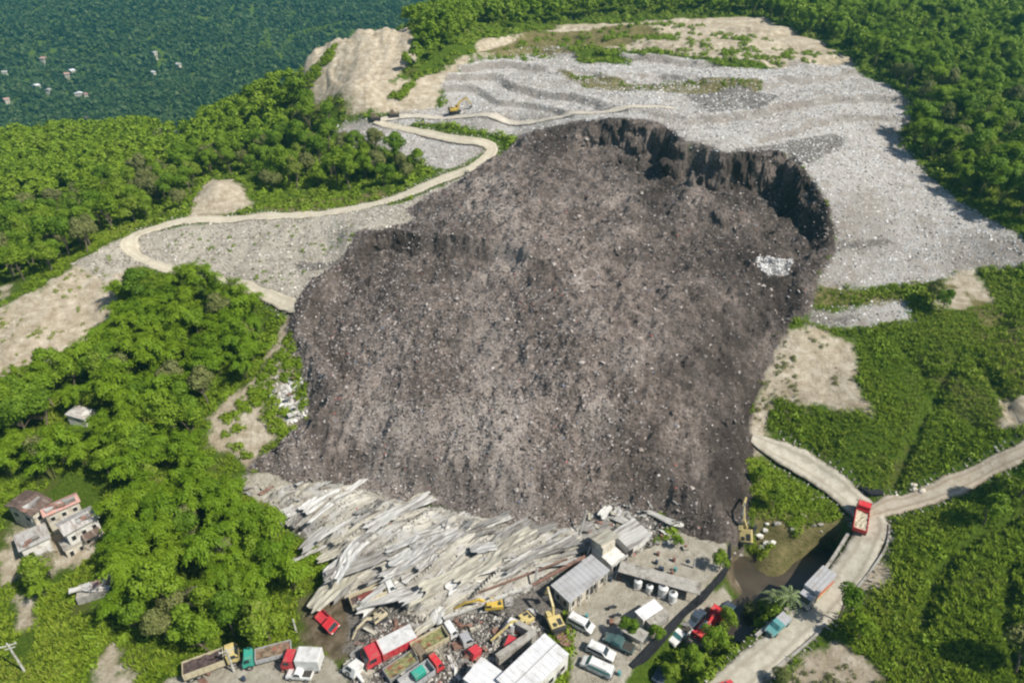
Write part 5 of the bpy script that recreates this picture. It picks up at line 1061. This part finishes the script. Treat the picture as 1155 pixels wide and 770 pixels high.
def cab(root, x0, L, W, pt, z0=.75, h=2.0, glass=M_GLASS):
    b = [(x0, z0), (x0, z0+h), (x0+L*.72, z0+h), (x0+L*.97, z0+h*.5), (x0+L, z0+.1), (x0+L, z0)]
    c_ = MB().prof(b, lambda x, z: W/2*(1-.06*max(0, z-z0-h*.5)/h*2)).build('cab', pt, root, .06)
    MB().prof([(x0+L*.3, z0+h*.52), (x0+L*.3, z0+h*.88), (x0+L*.68, z0+h*.88), (x0+L*.86, z0+h*.52)], W/2+.01).build('side_windows', glass, c_)
    MB().bar((x0+L*.745, 0, z0+h*.97), (x0+L*.965, 0, z0+h*.52), W*.82, .04).build('windshield', glass, c_)
    for s in (-1, 1): MB().box(x0+L*.95, s*(W/2+.14), z0+h*.62, .08, .16, .34).build('mirror', M_TRIM, c_)
    lamps(root, x0+L+.02, W*.38, z0+.22); MB().box(x0+L+.03, 0, z0-.1, .16, W, .28).build('bumper', M_TRIM, root)
def tipper(root, L, W, cabp, bedp, load, cover=None, side=1.15, cl=1.9, fill=.75):
    MB().box(0, .42, .68, L-.3, .16, .28).box(0, -.42, .68, L-.3, .16, .28).build('frame', M_CHAS, root); x1 = L/2-cl; x0 = -L/2; bl = x1-.25-x0; cx = x0+bl/2
    b = MB().box(cx, 0, .98, bl, W, .12).box(cx, W/2-.05, .98+side/2, bl, .1, side).box(cx, -W/2+.05, .98+side/2, bl, .1, side).box(x0+.05, 0, .98+side/2, .1, W-.2, side).box(x1-.3, 0, .98+side*.6, .1, W-.2, side*1.2)
    for i in range(int(bl/.9)):
        for s in (-1, 1): b.box(x0+.4+i*.9, s*(W/2+.03), .98+side/2, .09, .08, side)
    b.build('cargo_bed', bedp, root)
    if load:
        n, m = 10, 6; xs = np.linspace(x0+.12, x1-.37, n); ys = np.linspace(-W/2+.12, W/2-.12, m); Xg, Yg = np.meshgrid(xs, ys, indexing='ij'); z = .98+side*fill+.13*rs.normal(size=Xg.shape); mesh_np('load', np.stack([Xg, Yg, z], -1).reshape(-1, 3), grid_faces(m, n)[:, ::-1], load, parent=root)
    if cover: MB().prof([(x0, .98+side+.02), (x0, .98+side+.1), (x1-.3, .98+side+.1), (x1-.3, .98+side+.02)], W/2-.02).build('tarpaulin', cover, root)
    cab(root, x1, cl, W*.96, cabp); wheels(root, (-L/2+.9, -L/2+2.0, L/2-cl*.55), W/2-.12, .5, .32)
V = place('dump_truck', (214,762), (268,742), 'beige dump truck with a long dark load, leftmost in the row at the bottom', 'truck'); tipper(V, 8.2, 2.5, P_PYEL, P_BEIGE, L_DARK, side=1.3)
V = place('flatbed_truck', (327,736), (279,749), 'truck with a bright green cab and a grey silver bed full of scrap', 'truck'); tipper(V, 7.4, 2.3, P_TEAL, P_SILV, L_DIRT, side=.8, cl=1.7)
V = place('box_truck', (366,752), (320,750), 'truck with a red cab and a pale grey box, beside the green cabbed one', 'truck'); MB().box(0, .4, .65, 6.2, .15, .25).box(0, -.4, .65, 6.2, .15, .25).build('frame', M_CHAS, V); MB().box(-1.2, 0, 2.05, 3.7, 2.5, 2.4).build('cargo_box', P_WHITE, V, .04); MB().box(-1.2, 0, 3.28, 3.5, 2.3, .05).build('roof_panel', L_TARP, V); cab(V, 1.1, 2.0, 2.3, P_RED); wheels(V, (-2.2, 2.1), 1.05, .48)
V = place('wrecked_cab', (352,764), (326,762), 'low crushed white and maroon vehicle in front of the red cabbed box truck', 'vehicle', roll=.1); small_car(V, 'pickup', P_WHITE, L=4.0)
V = place('wrecked_truck', (362,693), (381,711), 'small red crushed truck lying alone on the mud', 'truck', roll=.35, dz=-.2); MB().box(0, .35, .65, 4.6, .14, .22).box(0, -.35, .65, 4.6, .14, .22).build('frame', M_CHAS, V); cab(V, .4, 1.9, 2.0, P_CRED, h=1.4); MB().box(-1.2, 0, 1.0, 2.0, 1.8, .1).box(-1.2, .85, 1.3, 2.0, .08, .5).box(-2.1, 0, 1.3, .08, 1.7, .5).build('cargo_bed', P_RED, V); wheels(V, (-1.5, 1.3), .9, .42)
V = place('dump_truck', (466,722), (412,750), 'big red dump truck with a grey covered bed, standing in the mud left of centre', 'truck', dz=-.1); tipper(V, 8.6, 2.9, P_RED, P_RED, None, cover=L_TARP, side=1.55, cl=2.5)
V = place('dump_truck', (466,740), (514,713), 'beige dump truck with white cab and mossy open bed right of the red truck', 'truck', roll=.06); tipper(V, 7.6, 2.5, P_WHITE, P_BEIGE, L_GREEN, side=1.1, cl=1.5, fill=.45)
V = place('dump_truck', (392,690), (452,664), 'dump truck with a red brown open bed half under the cream roof panels', 'truck', roll=-.05, dz=.2); tipper(V, 7.8, 2.5, P_WHITE, P_BEIGE, L_DARK, side=1.2, cl=1.5, fill=.4); MB().box(-.8, 0, 1.5, 3.6, 1.2, .5).build('red_tarp', P_MAR, V)
V = place('open_truck', (438,765), (478,738), 'truck buried to its bed with green brown debris in it, below the red dump truck', 'truck', dz=-.5); tipper(V, 7, 2.4, P_MUD, P_GREY, L_GREEN, side=.9, cl=1.6, fill=.8)
V = place('garbage_truck', (457,778), (494,752), 'grey and teal truck at the bottom edge beside the mossy bedded one', 'truck', dz=-.2); tipper(V, 7, 2.4, P_CRED, P_SILV, None, side=1.1, cl=1.4); MB().box(-.3, .2, 1.7, 2.0, 1.3, 1.0).build('hopper', P_TEAL, V, .05)
V = place('wrecked_cab', (410,768), (386,752), 'crushed white truck cab lying in pieces at the bottom, left of the red truck', 'vehicle', roll=.4, dz=.1); cab(V, -1.1, 2.4, 2.2, P_WHITE, z0=.3, h=1.6); MB().bar((-2.6, .6, .4), (-.6, .3, 1.0), .5, .3).build('bent_frame', P_WHITE, V); wheels(V, (.2,), 1.0, .45)
for r_, f_, pt_, ro, lab in [((583,712),(568,706),P_WHITE,.25,'crushed white cab behind the roofless concrete enclosure'),((582,729),(570,724),P_RED,-.3,'small crushed red cab inside the roofless concrete enclosure'),((538,744),(528,735),P_RED,.3,'crushed red cab in the rubble above the white annex'),((520,728),(534,722),P_SILV,-.2,'crushed silver cab in the rubble right of the mossy bedded truck')]:
    V = place('wrecked_cab', r_, f_, lab, 'vehicle', roll=ro, dz=-.1); cab(V, -.9, 2.0, 2.0, pt_, z0=.25, h=1.4); MB().box(-1.6, 0, .5, 1.6, 1.5, .16).build('bent_frame', M_RUST, V)
# excavators
def excavator(root, pt, s=1.0, boom=.75, stick=-.9, glass=M_GLASS, swing=0.0, bucket_pt=None):
    for k in (-1, 1):
        MB().prof([(-1.7*s, .15*s), (-1.95*s, .5*s), (-1.6*s, .85*s), (1.6*s, .85*s), (1.95*s, .5*s), (1.7*s, .15*s)], .26*s).build('track', M_TRIM, root).location = (0, k*1.05*s, 0)
    MB().box(0, 0, .6*s, 1.8*s, 1.7*s, .4*s).build('undercarriage', M_CHAS, root)
    up = empty('upper_house', (0, 0, .95*s), swing); up.parent = root
    MB().box(-.7*s, 0, .55*s, 2.4*s, 2.3*s, .9*s).build('engine_house', pt, up, .08*s); MB().box(-.9*s, -.55*s, 1.03*s, 1.2*s, .7*s, .08*s).box(-1.2*s, .45*s, 1.03*s, .7*s, .6*s, .08*s).cyl((-1.3*s, .1*s, 1.0*s), (-1.3*s, .1*s, 1.35*s), .07*s).build('engine_cover', M_TRIM, up); MB().box(-1.95*s, 0, .5*s, .5*s, 2.2*s, 1.0*s).build('counterweight', M_TRIM, up, .06*s)
    MB().prof([(.3*s, .1*s), (.3*s, 1.65*s), (1.25*s, 1.6*s), (1.6*s, .9*s), (1.6*s, .1*s)], .42*s).build('cab', pt, up, .04*s).location = (0, .72*s, 0)
    MB().prof([(.42*s, .85*s), (.42*s, 1.5*s), (1.22*s, 1.46*s), (1.62*s, .9*s)], .43*s).build('cab_window', glass, up).location = (0, .72*s, 0)
    p0 = Vector((.7*s, -.1, .4*s)); p1 = p0+Vector((math.cos(boom+.35), 0, math.sin(boom+.35)))*2.4*s; p2 = p1+Vector((math.cos(boom-.5), 0, math.sin(boom-.5)))*2.7*s; p3 = p2+Vector((math.cos(stick), 0, math.sin(stick)))*2.5*s
    MB().bar(p0, p1, .38*s, .55*s).bar(p1-(p2-p1)*.06, p2, .34*s, .45*s).build('boom', pt, up); MB().bar(p2-(p3-p2)*.2, p3, .3*s, .35*s).build('stick', pt, up); MB().bar(p0+Vector((.5*s, 0, -.1)), p1+Vector((.1, 0, -.3*s)), .14*s, .14*s).bar(p1+Vector((.4*s, 0, .4*s)), p2+Vector((-.1, 0, .3*s)), .12*s, .12*s).build('hydraulic_ram', M_RIM, up)
    bk = MB().prof([(0, 0), (.25*s, -.75*s), (-.35*s, -1.05*s), (-.8*s, -.75*s), (-.55*s, -.7*s), (-.3*s, -.85*s), (.1*s, -.65*s), (-.1*s, 0)], .5*s).build('bucket', M_TRIM, up); bk.location = p3
V = place('excavator', (572,692), (540,680), 'yellow excavator with a dark lowered arm, tucked under the front lip of the crushed shed', 'excavator'); excavator(V, P_YEL, .9, .3, -.7, swing=.5)
V = place('excavator', (632,712), (618,698), 'pale yellow excavator with its arm raised high beside the long office', 'excavator'); excavator(V, P_PYEL, 1.0, 1.05, -1.2, swing=-.35)
V = place('excavator', (600,705), (580,700), 'half buried yellow excavator between the other two, cab low in the rubble', 'excavator', dz=-.5, roll=.15); excavator(V, P_PYEL, .85, .1, -.4, swing=.9)
V = place('excavator', (440,692), (415,706), 'dirty yellow excavator lying in the mud right of the small red wreck', 'excavator', dz=-.3, roll=.2); excavator(V, P_BEIGE, .75, .3, -.8, swing=.2)
V = place('excavator', (838,612), (848,588), 'yellow excavator working at the edge of the muddy pond', 'excavator'); excavator(V, P_PYEL, 1.0, .5, -1.0, swing=.4)
V = place('excavator', (505,128), (522,129), 'yellow excavator standing on the upper waste terrace', 'excavator', z=41.6); V.location.z = H1(V.location.x, V.location.y)+.1; excavator(V, P_YEL, 1.05, .9, -.9, swing=.5)
def dozer(root, pt, s=1):
    for k in (-1, 1): MB().prof([(-1.6*s, .1), (-1.9*s, .6*s), (-1.2*s, 1.0*s), (1.2*s, 1.0*s), (1.7*s, .5*s), (1.4*s, .1)], .25*s).build('track', M_TRIM, root).location = (0, k*.95*s, 0)
    MB().prof([(-1.5*s, .8*s), (-1.5*s, 1.6*s), (1.3*s, 1.5*s), (1.5*s, .7*s)], .62*s).build('body', pt, root, .05); MB().box(-.5*s, 0, 2.1*s, 1.3*s, 1.3*s, 1.1*s).build('cab', pt, root, .05); MB().box(-.5*s, 0, 2.15*s, 1.33*s, 1.1*s, .7*s).build('cab_window', M_GLASS, root); MB().prof([(2.0*s, .05), (2.2*s, .1), (2.05*s, .6*s), (2.2*s, 1.2*s), (2.05*s, 1.2*s), (1.9*s, .6*s)], 1.6*s).build('blade', M_CHAS, root); MB().bar((-.2*s, .95*s, .5*s), (2*s, 1.1*s, .4*s), .15, .2).bar((-.2*s, -.95*s, .5*s), (2*s, -1.1*s, .4*s), .15, .2).build('push_arm', M_CHAS, root)
for r_, f_, lab in [((437,132),(451,131),'small dark bulldozer on the upper terrace, nearer the excavator'),((417,137),(429,135),'dark bulldozer on the upper terrace, leftmost of the machines')]:
    V = place('bulldozer', r_, f_, lab, 'bulldozer'); V.rotation_euler[1] = 0; V.location.z += .15; dozer(V, P_MUD, .9)
# cars in the yard
for nm, kd, r_, f_, pt, gl, L, lab, cat in [
 ('parked_van','van',(643,700),(667,713),P_WHITE,M_GLASS,4.6,'white van standing alone in the open yard below the office','van'),
 ('parked_pickup','pickup',(712,735),(684,721),P_DTEAL,M_TEALG,5.0,'dark teal pickup in the yard beside the green tree','pickup'),
 ('parked_suv','suv',(664,731),(691,744),P_WHITE,M_GLASS,4.7,'white car with a dark side stripe, upper of the two by the white block','car'),
 ('parked_van','van',(690,763),(656,747),P_WHITE,M_TEALG,5.2,'white van with teal tinted windows, lower of the two by the white block','van'),
 ]:
    V = place(nm, r_, f_, lab, cat, z=.05); small_car(V, kd, pt, gl, L, 1.85 if kd != 'van' else 1.9)
V = place('parked_pickup', (775,711), (757,727), 'white pickup in the narrow lane behind the red crane truck', 'pickup', dz=.05); small_car(V, 'pickup', P_WHITE, M_TEALG, 4.9)
V = place('parked_car', (791,691), (776,707), 'dark blue car between the black wall and the red crane truck', 'car'); small_car(V, 'sedan', P_BLUE, M_GLASS, 4.4)
V = place('parked_car', (824,684), (812,697), 'dark blue car half hidden in shade right of the red crane truck', 'car'); small_car(V, 'sedan', P_BLUE, M_TEALG, 4.4)
V = place('parked_car', (742,768), (752,752), 'dark car in the shade by the bank at the bottom edge', 'car'); small_car(V, 'sedan', P_BLUE, M_GLASS, 4.4)
V = place('parked_car', (808,783), (822,777), 'dull red car cut by the bottom edge beside the concrete road', 'car'); small_car(V, 'sedan', P_RED, M_GLASS, 4.3)
V = place('parked_pickup', (885,701), (868,716), 'teal blue pickup with a silver tray on the concrete road', 'pickup', dz=.2); small_car(V, 'pickup', P_TBLUE, M_TEALG, 4.9); MB().box(-1.35, 0, 1.25, 1.9, 1.7, .5).build('tray', P_SILV, V)
# motorcycles
for px, py, lab in [(690,688,'black motorcycle beside the tree in the yard, farther of the two'),(695,697,'black motorcycle beside the tree in the yard, nearer of the two')]:
    V = place('motorcycle', (px-5, py), (px+5, py-3), lab, 'motorcycle', z=0); 
    for x in (-.65, .65): MB().cyl((x, -.06, .3), (x, .06, .3), .3, n=14).build('wheel', M_TYRE, V)
    MB().prof([(-.7, .55), (-.6, .8), (0, .75), (.2, .95), (.5, .8), (.2, .4), (-.3, .35)], .13).build('body', P_BLUE, V, .03); MB().box(-.3, 0, .84, .6, .26, .1).build('seat', M_TRIM, V); MB().bar((.65, 0, .3), (.42, 0, 1.05), .06, .06).bar((.4, -.35, 1.05), (.4, .35, 1.05), .04, .04).build('handlebar', M_RIM, V)
# red crane truck
V = place('crane_truck', (783,726), (812,694), 'bright red crane truck with a folded arm in the narrow lane', 'truck', dz=.1)
MB().box(0, .4, .75, 7.6, .18, .3).box(0, -.4, .75, 7.6, .18, .3).box(-1.4, 0, 1.0, 4.2, 2.3, .14).build('frame', P_CRED, V); cab(V, 1.9, 2.0, 2.4, P_CRED, h=1.9); MB().box(1.2, 0, 1.6, .8, 1.3, 1.2).cyl((1.2,0,2.1),(1.2,0,2.7),.28).build('crane_mast', P_CRED, V); MB().bar((1.2, 0, 2.7), (-2.4, -.7, 3.5), .35, .42).bar((-2.4, -.7, 3.45), (-3.2, .2, 1.6), .26, .3).build('crane_arm', P_CRED, V); MB().box(-3.3, 0, 1.25, .35, 2.3, .5).box(-1.4, -1.15, 1.25, 3.6, .1, .35).build('side_rail', P_CRED, V); MB().box(-1.2, .2, 1.4, 2.2, 1.2, .7).build('load', P_GREY, V); wheels(V, (-2.8, -1.8, 2.4), 1.05, .5)
# grey box truck on the road
V = place('box_truck', (930,658), (904,686), 'large silver grey box truck with orange red stripes parked by the river wall', 'truck', dz=.3)
MB().box(0, .4, .7, 8.0, .18, .3).box(0, -.4, .7, 8.0, .18, .3).build('frame', M_CHAS, V); bx = MB().box(-.9, 0, 2.15, 6.0, 2.5, 2.6).build('cargo_box', P_SILV, V, .04)
for k in (-1, 1): MB().prof([(-3.8, 1.1), (-3.8, 1.9), (1.9, 3.1), (1.9, 2.0)], .015).build('orange_stripe', P_ORNG, bx).location = (0, k*1.262, 0); MB().prof([(-3.8, .95), (1.9, 1.75), (1.9, 1.1), (-1.5, .95)], .012).build('yellow_stripe', P_PYEL, bx).location = (0, k*1.264, 0)
MB().box(-.9, 0, 3.47, 5.6, .1, .05).box(-.9, .7, 3.47, 5.6, .06, .05).box(-.9, -.7, 3.47, 5.6, .06, .05).build('roof_seam', P_GREY, bx); cab(V, 2.2, 1.9, 2.35, P_SILV, h=2.0); wheels(V, (-2.6, 2.7), 1.05, .5)
# red dump truck at the junction
V = place('dump_truck', (967,605), (972,574), 'red dump truck with an open beige bed driving through the road junction', 'truck', dz=.22); tipper(V, 7.2, 2.4, P_CRED, P_CRED, surf('sand_load', (.36,.31,.22), (.50,.45,.34), 2, .95), side=.9, cl=2.0, fill=.7)

# ------------------------------------------------------------------ air
m = bpy.data.materials.new('haze'); m.use_nodes = True; nt = m.node_tree; nt.nodes.remove(nt.nodes['Principled BSDF'])
pv = nt.nodes.new('ShaderNodeVolumePrincipled'); pv.inputs['Color'].default_value = (.16, .60, .74, 1); pv.inputs['Density'].default_value = HAZE; pv.inputs['Anisotropy'].default_value = .2
nt.links.new(pv.outputs[0], nt.nodes['Material Output'].inputs['Volume'])
try: m.cycles.homogeneous_volume = True
except Exception: pass
zmin = float(Z.min())-1.5; zmax = max(float(Z.max())+14, 112.0)
o = MB().box(0, 1750, (zmin+zmax)/2, 13200, 10600, zmax-zmin).build('haze', m); tag(o, 'thin bluish air over the valley', 'haze', kind='stuff')
